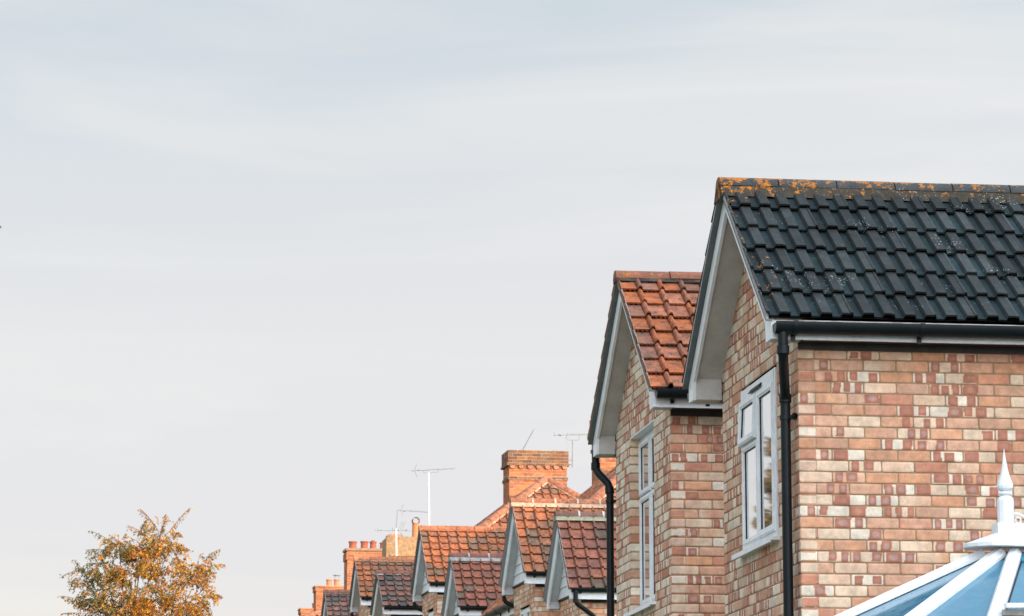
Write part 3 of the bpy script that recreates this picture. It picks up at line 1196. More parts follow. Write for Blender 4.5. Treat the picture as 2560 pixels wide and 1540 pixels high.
for i, (t, ht, zr, zt_, col, rc, bc, jt, lab, op, cl, typ) in enumerate(spec):
    H = house_root(t, lab)
    roots.append(H)
    zb = zr - .06
    bed_tip = zt_ + (.17 if typ == 'a' else .19)
    tp = (zb - bed_tip) / ht
    gz = ground_z(H.location.y)
    hw = ht - .15
    win = dict(y0=-.48, y1=.42, z0=zt_ - 1.45, z1=zt_ - (.28 if i else .26), make=window_tall if op else window_casement, recess=.04, open=op, tsplit=.62 if not op else .0)
    if op:
        win['make'] = window_casement
        win['tsplit'] = .35
        win['split'] = .5
        win['z0'] -= .0
    lit = typ == 'b'
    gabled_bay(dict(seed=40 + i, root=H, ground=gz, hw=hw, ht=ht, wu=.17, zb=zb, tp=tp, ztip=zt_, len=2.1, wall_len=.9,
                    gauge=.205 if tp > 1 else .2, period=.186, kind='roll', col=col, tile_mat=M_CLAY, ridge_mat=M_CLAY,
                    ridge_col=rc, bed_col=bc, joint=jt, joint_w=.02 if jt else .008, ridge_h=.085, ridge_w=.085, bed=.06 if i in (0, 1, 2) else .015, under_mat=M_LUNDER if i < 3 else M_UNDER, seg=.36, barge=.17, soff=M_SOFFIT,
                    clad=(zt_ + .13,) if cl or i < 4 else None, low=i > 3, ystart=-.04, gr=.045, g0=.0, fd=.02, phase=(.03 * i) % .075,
                    soffit_mat=M_DARKBROWN, windows=[win]))
    # downpipes
    if i in (0,):
        downpipe(H, [(.06, -ht - .05, zt_ + .12), (.06, -ht - .05, zt_ - .06), (.36, -ht + .1, zt_ - .24), (.40, -hw - .045, gz)], sockets=[((.06, -ht - .05, zt_ - .0), (.06, -ht - .05, zt_ - .06))])
    if i in (1, 3, 5):
        downpipe(H, [(.04, ht + .05, zt_ + .12), (.04, ht + .05, zt_ - .08), (.40, ht + .0, zt_ - .27), (.40, hw + .045, zt_ - .45), (.40, hw + .045, gz)])

hip_body(roots[0], .75, 8.4, .3, 9.3, ground_z(44), 5.95, .85, c_light, 61, SAL, (.5, .3, .2))
hip_body(roots[2], 1.1, 8.1, .15, 9.4, ground_z(55), 6.5, .85, c_light, 62, SAL, (.55, .33, .22))
hip_body(roots[4], 1.22, 6.82, -.45, 9.0, ground_z(65), 7.76, .75, c_light, 63, SAL, (.55, .33, .22))
hip_body(roots[6], .75, 6.2, .3, 9.0, ground_z(76), 7.75, .45, c_light, 64, SAL, (.5, .3, .2))

# farther houses whose walls and roofs the ones in front hide, but whose stacks show
far1 = house_root(90.2, 'far house behind the others, topped by the stack with four terracotta pots')
hip_body(far1, .3, 6.3, -4.2, 4.8, ground_z(90), 8.2, .38, c_light, 65, SAL, (.5, .3, .2))
far2 = house_root(106, 'farthest house, leftmost, with plain brick stacks and an orange hip')
hip_body(far2, .2, 6.4, -3.5, 7.5, ground_z(106), 8.72, .42, c_light, 66, SAL, (.5, .3, .2))


# ------------------------------------------------------------------ chimneys (children of the house they stand on)
def to_local(H, p):
    M = Matrix.Translation(H.location) @ Matrix.Rotation(H.rotation_euler.z, 4, 'Z')
    return M.inverted() @ Vector(p)


def chimney(H, u0, u1, v0, v1, z0, z1, pal, seed, style, mort=(.58, .43, .31), bl=.225, cz=.075):
    r = random.Random(seed)
    mb = MB()

    def ring(e, za, zb_, pl=pal, ph=.0):
        for org, ah, an, ln in (((u0 - e, v0 - e, 0), (1, 0, 0), (0, -1, 0), u1 - u0 + 2 * e), ((u1 + e, v0 - e, 0), (0, 1, 0), (1, 0, 0), v1 - v0 + 2 * e),
                                ((u1 + e, v1 + e, 0), (-1, 0, 0), (0, 1, 0), u1 - u0 + 2 * e), ((u0 - e, v1 + e, 0), (0, -1, 0), (-1, 0, 0), v1 - v0 + 2 * e)):
            brick_wall(mb, org, ah, an, ln, za, zb_, r, pl, phase=ph, mort=mort, bl=bl, cz=cz, edge_depth=.02)
        mb.box((u0 - e + .01, v0 - e + .01, zb_ - .03), (u1 + e - .01, v1 + e - .01, zb_ - .004), (.2, .13, .08))
        mb.box((u0 - e + .01, v0 - e + .01, za + .004), (u1 + e - .01, v1 + e - .01, za + .03), (.12, .08, .06))
    ph = z1 % .075
    if style == 'dentil':
        ring(0, z0, z1 - .36, ph=ph)
        ring(.022, z1 - .69, z1 - .69 + .075, 'dark', ph=ph)
        ring(.035, z1 - .30, z1 - .0, 'dark', ph=ph)
        ring(.055, z1 - .36, z1 - .302, 'dark', ph=ph)
        n = int((u1 - u0) / .225)
        for side in (0, 1):
            for k in range(n + 1):
                x = u0 + .02 + k * (u1 - u0 - .13) / n
                y = v0 if side == 0 else v1
                s = -1 if side == 0 else 1
                pts = [(x, y + s * .05, z1 - .362), (x, y + s * .05, z1 - .40), (x + .03, y + s * .05, z1 - .435), (x + .08, y + s * .05, z1 - .435), (x + .11, y + s * .05, z1 - .40), (x + .11, y + s * .05, z1 - .362)]
                mb.prism(pts, (0, -s * .06, 0), tuple(SALMON * r.uniform(.7, 1.0)))
    elif style == 'plain':
        ring(0, z0, z1, ph=ph)
        ring(.03, z1 - .16, z1 + .01, ph=ph)
        mb.box((u0 - .05, v0 - .05, z1 - .01), (u1 + .05, v1 + .05, z1 + .03), (.42, .28, .18))
    elif style == 'band':
        ring(0, z0, z1, ph=ph)
        ring(.03, z1 - .30, z1 - .075, ph=ph)
        mb.box((u0 - .045, v0 - .045, z1 - .03), (u1 + .045, v1 + .045, z1 + .04), (.30, .22, .15))
    o = mb.build('chimney', M_OLD if style != 'render' else M_REND, H)
    return o


def pot(ch, u, v, z, h=.28, r=.125, col=(.50, .18, .09), lip=True, cowl=None, lean=0):
    mb = MB()
    pr = [(r * 1.05, -.02), (r * .98, .02), (r * .93, h * .5), (r * .95, h * .82), (r * 1.1, h * .84), (r * 1.12, h * .97), (r * 1.02, h), (r * .86, h), (r * .84, h - .06)] if lip else \
         [(r, -.02), (r, h - .01), (r * .98, h), (r * .84, h), (r * .82, h - .1)]
    mb.lathe(pr, 20, (0, 0, 0), col)
    o = mb.build('chimney_pot', M_POT, ch, smooth=True)
    o.location = (u, v, z)
    o.rotation_euler = (0, lean, 0)
    if cowl:
        c = MB()
        for k in range(4):
            a = k * math.pi / 2 + .6
            c.bar((r * .9 * math.cos(a), r * .9 * math.sin(a), h - .02), (r * .9 * math.cos(a), r * .9 * math.sin(a), h + .13), .012)
        c.lathe([(r * 1.35, h + .13), (r * 1.3, h + .145), (r * .6, h + .17), (.01, h + .18)], 16)
        c2 = c.build('cowl', M_METAL, ch)
        c2.location = (u, v, z)
    return o


def stepped_flashing(H, u_a, u_b, v, za, zb_, n, parent):
    mb = MB()
    for k in range(n):
        f0, f1 = k / n, (k + 1) / n
        ua, ub = u_a + (u_b - u_a) * f0, u_a + (u_b - u_a) * f1
        z0, z1 = za + (zb_ - za) * f0, za + (zb_ - za) * f1
        mb.prism([(ua, v - .012, z0 - .15), (ub, v - .012, z1 - .15), (ub, v - .012, z1 + .02), (ua + (ub - ua) * .15, v - .012, z1 + .02), (ua, v - .012, z0 + .02)], (0, .011, 0))
    mb.build('flashing', M_LEAD, parent)


# the big dentilled stack, on the house with the dark brown roof
Hh = roots[4]
a, b = to_local(Hh, at(1273, 1150, 71.8)), to_local(Hh, at(1418, 1150, 71.8))
ztop = at(1345, 1126, 71.8).z
ch = chimney(Hh, a.x, b.x, a.y, a.y + .85, 8.6, ztop, 'red', 5, 'dentil')
for k in range(3):
    m_ = MB()
    m_.lathe([(.1, -.02), (.11, .04), (.07, .05)], 14, (0, 0, 0), (.36, .2, .12))
    o = m_.build('chimney_pot_stub', M_POT, ch)
    o.location = (a.x + .33 + k * .38, a.y + .12, ztop - .03)
zA = 10.2
stepped_flashing(Hh, a.x + .02, a.x + .62, a.y, 9.92, 10.36, 6, ch)
# stack rising behind the second house
Hh = roots[2]
a, b = to_local(Hh, at(1499, 1100, 62.3)), to_local(Hh, at(1630, 1100, 62.3))
ztop = at(1500, 1036, 62.3).z
ch = chimney(Hh, a.x, b.x, a.y, a.y + .85, 8.0, ztop, 'red', 6, 'dentil')
ca = to_local(Hh, at(1525, 1185, 62.3))
stepped_flashing(Hh, a.x + .10, a.x + .75, a.y, to_local(Hh, at(1492, 1196, 62.3)).z, to_local(Hh, at(1545, 1150, 62.3)).z, 6, ch)
# rendered stack with a tall pot
Hh = roots[6]
a, b = to_local(Hh, at(966, 1360, 82)), to_local(Hh, at(1060, 1360, 82))
zt = at(1000, 1341, 82).z
mb = MB()
mb.prism([(a.x, a.y, 8.2), (b.x, a.y, 8.2), (b.x, a.y, zt - .04), (b.x - .04, a.y, zt), (a.x + .04, a.y, zt), (a.x, a.y, zt - .04)], (0, .9, 0), (.36, .24, .13))
mb.box((a.x + .1, a.y - .04, zt - .52), (b.x, a.y + .1, zt - .47), (.4, .25, .13))
ch = mb.build('chimney', M_REND, Hh, label='buff rendered chimney stack')
mb = MB()
mb.lathe([(.15, -.01), (.14, .05), (.09, .10)], 12, (0, 0, 0), (.45, .2, .11), sx=1.7)
hau = mb.build('haunching', M_POT, ch)
hau.location = (to_local(Hh, at(988, 1335, 82.3)).x, a.y + .35, zt - .005)
p = to_local(Hh, at(1040, 1340, 82.2))
pot(ch, p.x, a.y + .25, zt - .01, h=.40, r=.095, lip=False, col=(.55, .22, .10))
mb = MB()
mb.tube([(0, 0, 0), (0, .20, 0)], .098, 20, (.5, .2, .1), cap=False)
mb.tube([(0, 0.0, 0), (0, .20, 0)], .085, 20, (.75, .72, .68), cap=False)
t_ = mb.build('pot_elbow', M_POT, ch, smooth=True)
t_.location = (p.x, a.y + .15, zt + .44)
# stack with four pots
Hh = far1
a, b = to_local(Hh, at(868, 1400, 92)), to_local(Hh, at(964, 1400, 92))
zt = at(900, 1374, 92).z
ch = chimney(Hh, a.x, b.x + .35, a.y, a.y + .8, 8.0, zt, 'red', 7, 'band')
for x, h, rr in ((882, .24, .118), (911, .25, .113), (933, .24, .10), (958, .22, .095)):
    p = to_local(Hh, at(x, 1370, 92.3))
    pot(ch, p.x, a.y + .3, zt + .03, h=h, r=rr, col=(.33, .10, .055))
mb = MB()
p = to_local(Hh, at(933, 1352, 92.3))
mb.lathe([(.07, 0), (.075, .03), (.04, .05)], 12, (0, 0, 0), (.2, .1, .06))
mb.build('pot_cap', M_POT, ch).location = (p.x, a.y + .3, zt + .26)
# far plain stacks
Hh = far2
a, b = to_local(Hh, at(790, 1500, 104)), to_local(Hh, at(870, 1500, 104))
zt = at(820, 1466, 104).z
ch = chimney(Hh, a.x, b.x, a.y, a.y + .8, 8.2, zt, 'red', 9, 'plain', (.5, .32, .2))
for x, cw in ((823, None), (842, True)):
    p = to_local(Hh, at(x, 1460, 104.3))
    pot(ch, p.x, a.y + .3, zt + .02, h=.24, r=.098, col=(.52, .22, .11), cowl=cw)
a, b = to_local(Hh, at(753, 1530, 112)), to_local(Hh, at(812, 1530, 112))
zt = at(780, 1522, 112).z
ch = chimney(Hh, a.x, b.x, a.y, a.y + .8, 9.0, zt, 'red', 10, 'plain', (.5, .32, .2))
p = to_local(Hh, at(788, 1515, 112.2))
pot(ch, p.x, a.y + .3, zt + .02, h=.2, r=.1, col=(.25, .1, .07))

# ================================================================== TV AERIALS
aer = 'television aerials on the stacks'


def aerial(label, base, members, elements=None, pole=None):
    """members: list of (p, q, width); all world points, stored relative to base"""
    root = empty('tv_aerial', base, 0, label, 'aerial', aer)
    B = Vector(base)
    for nm, mat, segs in members:
        mb = MB()
        for p, q, w in segs:
            mb.tube([Vector(p) - B, Vector(q) - B], w / 2, 6)
        mb.build(nm, mat, root)
    return root


def yagi(p, q, n, size, w=.012, vert=True, skip=0.18):
    """cross elements along a boom"""
    p, q = Vector(p), Vector(q)
    segs = []
    for k in range(n):
        c = p.lerp(q, skip + (1 - skip) * k / (n - 1))
        e = Vector((0.03, .0, size * (1 - .3 * k / n))) if vert else Vector((0, size, 0.02))
        segs.append((c - e, c + e, w))
    return segs


Y = 80
A = lambda x, y: at(x, y, Y)
aerial('tall white-poled aerial with a long toothed boom above the orange roofs', A(1072, 1345), [
    ('mast', M_PALEPOLE, [(A(1073, 1345), A(1071, 1182), .05)]),
    ('boom', M_METAL, [(A(1028, 1177), A(1136, 1171), .024), (A(1045, 1174), A(1049, 1175), .05)]),
    ('element', M_METAL, yagi(A(1048, 1176), A(1136, 1171), 10, .032)),
    ('reflector', M_METAL, [(A(1037, 1176), A(1042, 1159), .018), (A(1037, 1176), A(1043, 1193), .018)]),
    ('cradle', M_METAL, [(A(1057, 1175), A(1060, 1182), .014), (A(1060, 1182), A(1094, 1181), .014), (A(1094, 1181), A(1097, 1173), .014)])])
Y = 81
aerial('aerial on a thin bent mast with its boom pointing at the taller white pole', A(990, 1392), [
    ('mast', M_METAL, [(A(990, 1325), A(994, 1276), .022)]),
    ('pole', M_PALEPOLE, [(A(991, 1390), A(990, 1322), .05)]),
    ('boom', M_METAL, [(A(993, 1275), A(1069, 1280), .022), (A(1009, 1277), A(1013, 1278), .05)]),
    ('element', M_METAL, yagi(A(1015, 1276), A(1069, 1280), 9, .025)),
    ('reflector', M_METAL, [(A(1002, 1276), A(1009, 1260), .016), (A(1002, 1276), A(1008, 1291), .016)])])
Y = 81.6
aerial('low horizontal aerial with a faint square grid, in front of the elbowed chimney pot', A(990, 1335), [
    ('mast', M_METAL, [(A(990, 1345), A(990, 1322), .03)]),
    ('boom', M_METAL, [(A(937, 1326), A(1030, 1327), .018), (A(985, 1325), A(997, 1325), .04), (A(1013, 1325), A(1019, 1324), .03)]),
    ('element', M_METAL, [(A(945, 1321), A(945, 1331), .016), (A(981, 1319), A(981, 1329), .016), (A(1016, 1322), A(1016, 1330), .016), (A(951, 1325), A(954, 1326), .03)]),
    ('grid', M_METAL, [(A(x, 1326 - 0), A(x + 9, 1304), .008) for x in (995, 999, 1004)] + [(A(1000 + k * 2.5, 1322 - k * 6), A(1008 + k * 2.5, 1324 - k * 6), .008) for k in range(4)]),
    ('stay', M_METAL, [(A(990, 1345), A(1008, 1337), .02), (A(1002, 1333), A(1009, 1345), .03)])])
Y = 72.2
aerial('slanting thin aerial rod on top of the big dentilled stack', A(1306, 1128), [
    ('boom', M_METAL, [(A(1306, 1126), A(1335, 1073), .026)]),
    ('element', M_METAL, [(at(1308 + k * 2.6, 1121 - k * 4.8, 72.1), at(1310.5 + k * 2.6, 1119.5 - k * 4.8, 72.5), .02) for k in range(10)])])
aerial('dark aerial with a square cradle bracketed to the right of the big stack', A(1432, 1165), [
    ('mast', M_METAL, [(A(1431, 1168), A(1432, 1100), .03)]),
    ('boom', M_METAL, [(A(1384, 1088), A(1474, 1086), .018), (A(1397, 1086), A(1403, 1088), .06)]),
    ('element', M_METAL, yagi(A(1406, 1086), A(1472, 1086), 9, .02, w=.02) + [(A(1386, 1080), A(1386, 1092), .012)]),
    ('cradle', M_METAL, [(A(1416, 1088), A(1417, 1097), .014), (A(1417, 1097), A(1420, 1100), .014), (A(1420, 1100), A(1445, 1100), .014), (A(1445, 1100), A(1448, 1097), .014), (A(1448, 1097), A(1448, 1087), .014)]),
    ('bracket', M_METAL, [(A(1414, 1150), A(1433, 1150), .02), (A(1414, 1161), A(1433, 1161), .02)]),
    ('cable', M_METAL, [(A(1413, 1092), A(1415, 1101), .006), (A(1415, 1101), A(1421, 1110), .006), (A(1421, 1110), A(1419, 1135), .006), (A(1419, 1135), A(1427, 1148), .006)])])

# ================================================================== CONSERVATORY in front of the first house
HX = at(2492, 1372, 15.5)
CO = empty('conservatory', (HX.x, HX.y, 0), 0, 'white framed conservatory with blue glass roof and spired finial', 'conservatory')
zc = HX.z                                   # underside of the hub cap
PT = math.tan(math.radians(24.3))
rad_e = 2.3                                 # plan length of a rafter
DIRS = [94, 46.5, 23.5, -32]
OFFS = [0.0, .05, .10, .12]                # the rafters spring from along the ridge end            # degrees from -y towards -x


def rdir(a):
    a = math.radians(a)
    return Vector((-math.sin(a), -math.cos(a), 0))


def rafter(p, q, w=.075, h=.05, name='rafter'):
    p, q = Vector(p), Vector(q)
    d = (q - p).normalized()
    s = d.cross(Vector((0, 0, 1))).normalized()
    n = s.cross(d).normalized()
    mb = MB()
    prof = [(-w / 2, 0), (-w / 2, h * .45), (-w * .25, h), (w * .25, h), (w / 2, h * .45), (w / 2, 0)]
    pts = [p + s * x + n * z for x, z in prof]
    mb.prism(pts, q - p)
    o = mb.build(name, M_UPVC, CO)
    g_ = MB()
    for sx in (-1, 1):
        a0 = p + s * sx * (w / 2 + .004) + n * .002
        g_.bar(a0, a0 + (q - p), .009, .008, up=n)
    g_.build('rubber_seal', M_BLACK, o)
    return o


start = 0.06
eaves_pts = []
for a, of in zip(DIRS, OFFS):
    d = rdir(a)
    OF = Vector((of, 0, 0))
    L_ = rad_e if a > 0 else rad_e
    p = OF + d * start + Vector((0, 0, zc - .02 - start * PT))
    q = OF + d * L_ + Vector((0, 0, zc - .02 - L_ * PT))
    eaves_pts.append(q)
    rafter(p, q)
back = [Vector((.9, 1.6, 0)) + Vector((0, 0, zc - .02))]
for k in range(len(DIRS) - 1):
    d0, d1 = rdir(DIRS[k]), rdir(DIRS[k + 1])
    a0, a1 = d0 * .05 + Vector((OFFS[k], 0, zc - .02 - .05 * PT)), d1 * .05 + Vector((OFFS[k + 1], 0, zc - .02 - .05 * PT))
    b0, b1 = eaves_pts[k], eaves_pts[k + 1]
    mb = MB()
    mb.prism([a0, b0, b1, a1], (0, 0, .012))
    gp = mb.build('glass_pane', M_ROOFGLASS, CO)
# hidden rear slope towards the house and along the ridge
mb = MB()
rr = Vector((2.2, 0, zc - .02))
mb.prism([Vector((0, .05, zc - .03)), eaves_pts[0] + Vector((0, .02, 0)), Vector((-.9, 2.3, zc - .02 - 2.3 * PT)), Vector((2.2, 2.3, zc - .02 - 2.3 * PT)), rr + Vector((0, .05, -.01))], (0, 0, .012))
mb.build('glass_pane', M_ROOFGLASS, CO)
mb = MB()
mb.prism([Vector((0.02, -.05, zc - .03)), eaves_pts[-1], Vector((2.2, -2.15, zc - .02 - 2.3 * PT)), rr + Vector((0, -.05, -.01))], (0, 0, .012))
mb.build('glass_pane', M_ROOFGLASS, CO)
# open roof vent in the right hand slope
va, vb = at(2513, 1514, 14.6) - HX, at(2640, 1514, 14.6) - HX
zz = Vector((0, 0, HX.z))
mb = MB()
mb.bar(va + zz, vb + zz, .05, .022)
rv = mb.build('roof_vent', M_UPVC, CO)
mb = MB()
mb.box(*sorted_box(va + zz + Vector((.0, .02, -.045)), vb + zz + Vector((0, .06, -.018))), (.35, .36, .33))
mb.build('vent_rail', M_STONE, rv)
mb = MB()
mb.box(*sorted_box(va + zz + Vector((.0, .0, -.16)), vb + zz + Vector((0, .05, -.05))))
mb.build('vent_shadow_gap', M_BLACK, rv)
# eaves beam, glazed sides and dwarf wall
pl = eaves_pts + [Vector((2.2, -2.15, eaves_pts[0].z))]
ze = eaves_pts[0].z
for k in range(len(pl) - 1):
    p, q = pl[k], pl[k + 1]
    mb = MB()
    mb.bar(p - Vector((0, 0, .05)), q - Vector((0, 0, .05)), .08, .1)
    mb.build('eaves_beam', M_UPVC, CO)
    mb = MB()
    mb.bar(Vector((p.x, p.y, .7)) , Vector((q.x, q.y, .7)), .1, .05)
    mb.bar(Vector((p.x, p.y, .05)), Vector((p.x, p.y, ze - .1)), .08, .08)
    mb.build('side_frame', M_UPVC, CO)
    mb = MB()
    mb.bar(Vector((p.x, p.y, (ze + .62) / 2)), Vector((q.x, q.y, (ze + .62) / 2)), .02, ze - .85)
    mb.build('side_glass', M_ROOFGLASS, CO)
    mb = MB()
    mb.bar(Vector((p.x, p.y, .34)), Vector((q.x, q.y, .34)), .1, .68, col=(.45, .25, .17))
    mb.build('dwarf_wall', M_BRICK, CO)
# hub cap: flared skirt, square block and spired finial
mb = MB()
lo = []
n8 = [math.radians(x) for x in (92, 70, 47, 22, -2, -26)]
outer = [Vector((-math.sin(a) * .175, -math.cos(a) * .155, zc + .003)) for a in n8] + [Vector((.17, -.09, zc + .003)), Vector((.17, .13, zc + .003)), Vector((-.13, .13, zc + .003))]
lip = [v + Vector((0, 0, .018)) for v in outer]
mid = [Vector((v.x * .42 + .06, v.y * .42, zc + .078)) for v in outer]
top = [Vector((v.x * .36 + .065, v.y * .36, zc + .090)) for v in outer]
rings = [outer, lip, mid, top]
nn = [mb.verts(x) for x in rings]
m = len(outer)
for i in range(3):
    for k in range(m):
        j = (k + 1) % m
        mb.f.append((nn[i] + k, nn[i] + j, nn[i + 1] + j, nn[i + 1] + k))
mb.f.append(tuple(nn[0] + k for k in range(m)))
mb.f.append(tuple(nn[3] + k for k in range(m)))
cap = mb.build('hub_cap', M_UPVC, CO)
mb = MB()
bx = [(-.004, -.05), (.16, -.05), (.16, .07), (-.004, .07)]
mb.prism([(x, y, zc + .07) for x, y in bx], (0, 0, .045))
mb.prism([(x * .92, y * .85, zc + .115) for x, y in bx], (0, 0, .014))
mb.build('block', M_UPVC, cap)
mb = MB()
K = 1 / 482.0
prof = [(.0435, 0), (.0435, .128), (.041, .140), (.026, .152), (.022, .155), (.030, .158), (.036, .163), (.036, .168), (.030, .173), (.020, .176), (.030, .181), (.0405, .190), (.043, .202), (.040, .216), (.030, .243), (.020, .278), (.010, .330), (.004, .372), (.001, .396)]
for z in range(0):
    pass
mb.lathe(prof, 12, (0.052, 0, zc + .118))
fin = mb.build('finial', M_UPVC, CO, smooth=False)
# pierced ridge cresting
mb = MB()
x0, zc0 = .098, zc + .112
prev = None
nn_ = 40
pts_top = []
for k in range(nn_ + 1):
    x = x0 + k * .02
    h = .045 + .035 * abs(math.cos((k - .0) * math.pi / 8)) ** 1.3
    pts_top.append((x, h))
for (xa, ha_), (xb, hb_) in zip(pts_top[:-1], pts_top[1:]):
    mb.prism([(xa, 0, zc0 + ha_ - .012), (xb, 0, zc0 + hb_ - .012), (xb, 0, zc0 + hb_), (xa, 0, zc0 + ha_)], (0, .01, 0))
mb.box((x0, -.002, zc0 - .004), (x0 + .8, .012, zc0 + .014))
for k in range(10):
    c = x0 + .02 + k * .08
    ring = [(c + .014 * math.cos(t), zc0 + .036 + .016 * math.sin(t)) for t in [q * math.pi / 5 for q in range(10)]]
    for q in range(10):
        (xa, za), (xb, zb_) = ring[q], ring[(q + 1) % 10]
        mb.bar((xa, .005, za), (xb, .005, zb_), .007)
mb.build('ridge_cresting', M_UPVC, CO)
mb = MB()
mb.box((.10, -.06, zc + .02), (2.2, .06, zc + .08))
mb.build('ridge_beam', M_UPVC, CO)


# ================================================================== TREE, autumn birch
def leaf_mat(name, cols):
    m, t, b = new_mat(name)
    t.links.new(attr(t), b.inputs['Base Color'])
    b.inputs['Roughness'].default_value = .6
    tr = nd(t, 'ShaderNodeBsdfTranslucent')
    t.links.new(attr(t), tr.inputs[0])
    mx = nd(t, 'ShaderNodeMixShader')
    mx.inputs[0].default_value = .35
    t.links.new(b.outputs[0], mx.inputs[1])
    t.links.new(tr.outputs[0], mx.inputs[2])
    t.links.new(mx.outputs[0], t.nodes['Material Output'].inputs[0])
    return m


M_LEAF = leaf_mat('autumn_leaf', None)
M_BARK = mat_masonry('bark', mott=.4)


def birch(base, lobes, sprigs, seed, label, cat, leaf_cols, strands, name='birch_tree', leaf=.028, spread_y=1.0, group=None, trunk_top=None, droop=1.0, trunk_r=.17):
    """lobes: (dx, dz, radius) round the trunk axis; strands of small leaves hang from short limbs"""
    r = random.Random(seed)
    root = empty(name, base, 0, label, cat, group)
    lv, tw = MB(), MB()
    wts = [l[2] ** 2 for l in lobes]
    fork = Vector((0, 0, trunk_top))
    top = max(l[1] + l[2] * .7 for l in lobes)
    tr = MB()
    lean = [Vector((0.25 * math.sin(k * .9), .1 * math.sin(k * 1.7), trunk_top * k / 5)) * (1 if k else 0) for k in range(6)]
    tr.tube(lean, [trunk_r, trunk_r * .86, trunk_r * .76, trunk_r * .68, trunk_r * .6, trunk_r * .52], 12, (.30, .26, .22))
    fork = lean[-1]
    for (dx, dz, rad) in lobes:
        c = Vector((dx, r.uniform(-.3, .3), dz))
        pts = [fork, fork.lerp(c, .45) + Vector((0, 0, .15)), c, c + Vector((dx * .15, 0, rad * .8))]
        tr.tube(pts, [.035, .022, .012, .004], 6, (.12, .09, .06))
        for k in range(int(4 + rad * 4)):
            a = Vector((r.gauss(0, 1), r.gauss(0, 1), r.gauss(.3, 1))).normalized() * rad * r.uniform(.6, .95)
            tr.tube([c, c + a * .55 + Vector((0, 0, .08)), c + a], [.014, .009, .004], 5, (.14, .09, .06))
    tr.build('trunk', M_BARK, root, smooth=True)

    def leaf_at(p, c, s):
        n = Vector((r.gauss(0, 1), r.gauss(0, 1), r.gauss(0, 1))).normalized()
        a = n.orthogonal().normalized() * s
        b_ = n.cross(a).normalized() * s * .7
        lv.poly([p - a, p + b_, p + a, p - b_], c)

    def strand(p, d, ln, cbase, thin=False):
        pts = [p]
        cur = p.copy()
        dd = d.normalized()
        st = .045
        k = int(ln / st)
        for i in range(k):
            dd = (dd + Vector((r.gauss(0, .12), r.gauss(0, .12), -.16 * droop))).normalized()
            cur = cur + dd * st
            pts.append(cur.copy())
            for q in range(1 if thin else 2):
                if r.random() < (.8 if not thin else .7):
                    cc = np.array(cbase) * r.uniform(.6, 1.35)
                    leaf_at(cur + Vector((r.gauss(0, .02), r.gauss(0, .02), r.gauss(0, .02))), tuple(np.clip(cc, 0, .9)), leaf * r.uniform(.7, 1.25))
        if len(pts) > 2:
            tw.tube(pts[::3] + [pts[-1]], .004, 3, (.10, .06, .04), cap=False)

    clump_dark = [r.uniform(0, 6.28) for _ in range(4)]
    for s in range(strands):
        l = r.choices(lobes, wts)[0]
        while True:
            q = Vector((r.uniform(-1, 1), r.uniform(-1, 1), r.uniform(-1, 1)))
            if .25 < q.length < 1:
                break
        q2 = q * l[2]
        p = Vector((l[0] + q2.x, q2.y * spread_y, l[1] + q2.z))
        # gaps between clumps
        g_ = math.sin(p.x * 4.3 + clump_dark[0]) * math.sin(p.z * 5.1 + clump_dark[1] + p.x) + .6 * math.sin(p.y * 5 + p.z * 7.7 + clump_dark[2])
        if g_ < -.35:
            continue
        c = leaf_cols(r, p)
        out_ = Vector((q.x, q.y, abs(q.z) * .6 + .2))
        strand(p, out_, r.uniform(.22, .5), c)
    for (x0, z0, x1, z1) in sprigs:
        a, b_ = Vector((x0, r.uniform(-.3, .1), z0)), Vector((x1, r.uniform(-.3, .1), z1))
        mid_ = a.lerp(b_, .55) + Vector((0, 0, .10))
        path = [a, mid_, b_]
        fine = []
        for k in range(13):
            t = k / 12
            fine.append(a * (1 - t) ** 2 + mid_ * 2 * t * (1 - t) + b_ * t * t)
        tw.tube(fine, .007, 4, (.12, .08, .05), cap=False)
        for k, pnt in enumerate(fine):
            cc = leaf_cols(r, pnt)
            for q in range(3):
                strand(pnt, Vector((r.gauss(0, .6) + (b_.x - a.x) * .6, r.gauss(0, .4), -.4)), r.uniform(.12, .32) * (1.2 - k / 14), cc, thin=True)
    crown = lv.build('crown', M_LEAF, root)
    tw.build('twigs', M_BARK, crown)
    return root


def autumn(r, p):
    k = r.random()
    g_ = -p.x * .36 + .14 + r.uniform(-.25, .25)  # dark green more likely to the left: shaded side put into leaf colour
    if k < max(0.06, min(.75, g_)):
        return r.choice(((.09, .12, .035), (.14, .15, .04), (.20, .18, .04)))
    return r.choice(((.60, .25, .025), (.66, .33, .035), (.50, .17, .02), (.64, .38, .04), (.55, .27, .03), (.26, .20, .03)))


YT = 95
mpp = YT / 7354.0
tb = at(345, 1500, YT)
tz = ground_z(YT)
Lb = lambda x, y: ((x - 345) * mpp, at(x, y, YT).z - tz)
lobes = []
for x, y, rp in ((340, 1425, 58), (330, 1490, 80), (392, 1345, 40), (352, 1372, 38), (265, 1425, 42), (225, 1450, 30), (465, 1445, 38), (482, 1422, 28), (455, 1505, 48), (300, 1375, 34), (405, 1400, 48), (420, 1560, 95), (290, 1570, 90), (370, 1640, 120), (250, 1500, 40), (490, 1480, 30)):
    dx, dz = Lb(x, y)
    lobes.append((dx, dz, rp * mpp * .92))
sprigs = []
for x0, y0, x1, y1 in ((415, 1330, 462, 1270), (385, 1320, 345, 1272), (300, 1370, 232, 1328), (370, 1345, 318, 1316), (280, 1380, 225, 1375), (240, 1420, 170, 1442), (230, 1450, 195, 1400), (500, 1400, 535, 1372), (430, 1370, 462, 1375), (420, 1330, 445, 1340), (230, 1510, 165, 1490), (250, 1540, 170, 1535), (250, 1520, 180, 1500), (505, 1420, 545, 1412), (520, 1490, 536, 1490), (350, 1330, 360, 1300), (400, 1320, 405, 1285)):
    a, b = Lb(x0, y0), Lb(x1, y1)
    sprigs.append((*a, *b))
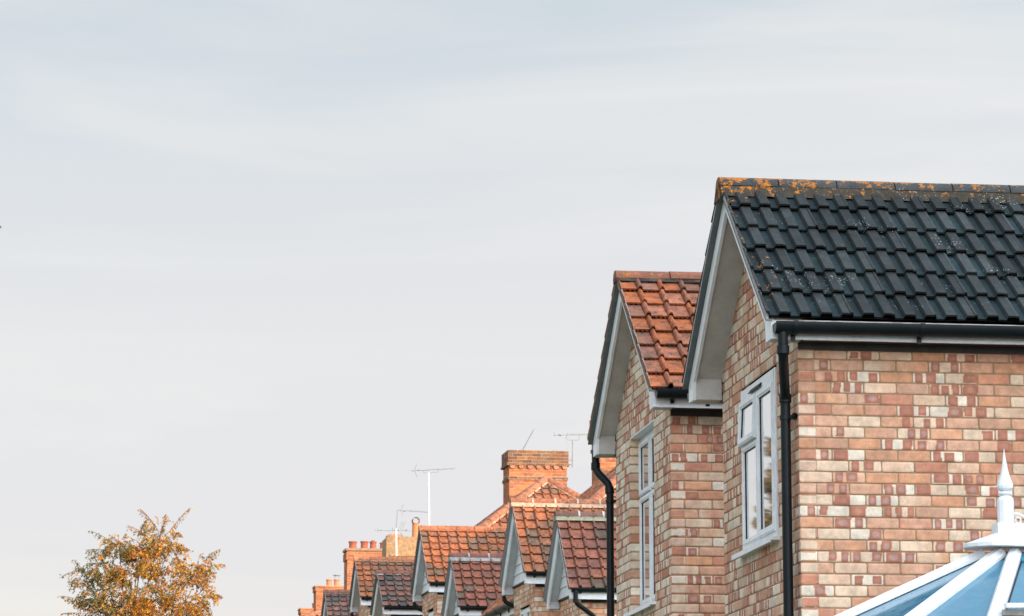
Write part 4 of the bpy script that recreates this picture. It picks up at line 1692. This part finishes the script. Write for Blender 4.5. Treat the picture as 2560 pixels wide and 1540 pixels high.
birch((tb.x, tb.y, tz), lobes, sprigs, 4, 'orange and gold autumn birch tree standing alone against the pale sky', 'tree', autumn, 5200, trunk_top=5.0, leaf=.033, droop=1.5)

# tall trees across the street, outside the picture, that the window glass mirrors
def greeny(r, p):
    return r.choice(((.10, .10, .04), (.16, .12, .05), (.30, .20, .07)))


pl_ = [(.15 * math.sin(k * 2), 2.0 + k * 1.15, 1.15 - k * .07) for k in range(10)]
birch((-12.9, 100, ground_z(100)), pl_, [], 12, 'narrow dark poplar tree across the street', 'tree', greeny, 3200, name='poplar_tree', leaf=.085, trunk_top=5, droop=.3)

# ================================================================== unseen terrace added past the right edge to shade the near houses
SH = empty('shading_terrace', (16, 20, 0), 0, 'unseen long brick terrace added on the right to shade the near houses', 'house')
r = random.Random(77)
mb = MB()
x0, x1, y0, y1, ze_, zr_ = -3.0, 3.0, -20.0, 14.6, 6.2, 9.55
mb.box((x0, y0, 0), (x1, y1, ze_), (.42, .24, .16))
mb.prism([(x0, y0, ze_), (x1, y0, ze_), (0, y0, zr_ - .1)], (0, y1 - y0, 0), (.42, .24, .16))
mb.build('wall', M_BRICK, SH)
mb = MB()
for sx in (-1, 1):
    mb.prism([(0, y0 - .2, zr_), (sx * 3.4, y0 - .2, ze_ - .42), (sx * 3.4, y0 - .2, ze_ - .3), (0, y0 - .2, zr_ + .12)], (0, y1 - y0 + .4, 0), (.25, .11, .08))
mb.build('roof', M_CLAY, SH)
for k in range(7):
    for z in (1.0, 3.8):
        mb = MB()
        yy = y0 + 2.2 + k * 4.8
        frame_rect(mb, x0 - .05, x0 + .02, yy, yy + 1.4, z, z + 1.3, .07)
        w_ = mb.build('window', M_UPVC, SH)
        g_ = MB()
        g_.box((x0 - .02, yy + .07, z + .07), (x0 - .01, yy + 1.33, z + 1.23))
        g_.build('glass_pane', M_GLASS, w_)

# ================================================================== BIRD at the left edge of the sky
bp = at(1, 569, 60)
bd = empty('bird', bp, 0, 'tiny distant bird gliding at the left edge of the sky', 'bird')
mb = MB()
mb.tube([(-.12, 0, .005), (-.07, 0, 0), (0, 0, 0), (.05, 0, .004), (.075, 0, 0)], [.004, .016, .022, .014, .003], 8, (.25, .27, .28))
body = mb.build('body', M_BARK, bd, smooth=True)
bd.scale = (.6, .6, .6)
mb = MB()
for s in (-1, 1):
    mb.prism([(-.03, 0, .01), (.03, 0, .01), (.02, s * .16, .02), (-.01, s * .2, .02)], (0, 0, .005), (.25, .27, .28))
mb.build('wing', M_BARK, bd)
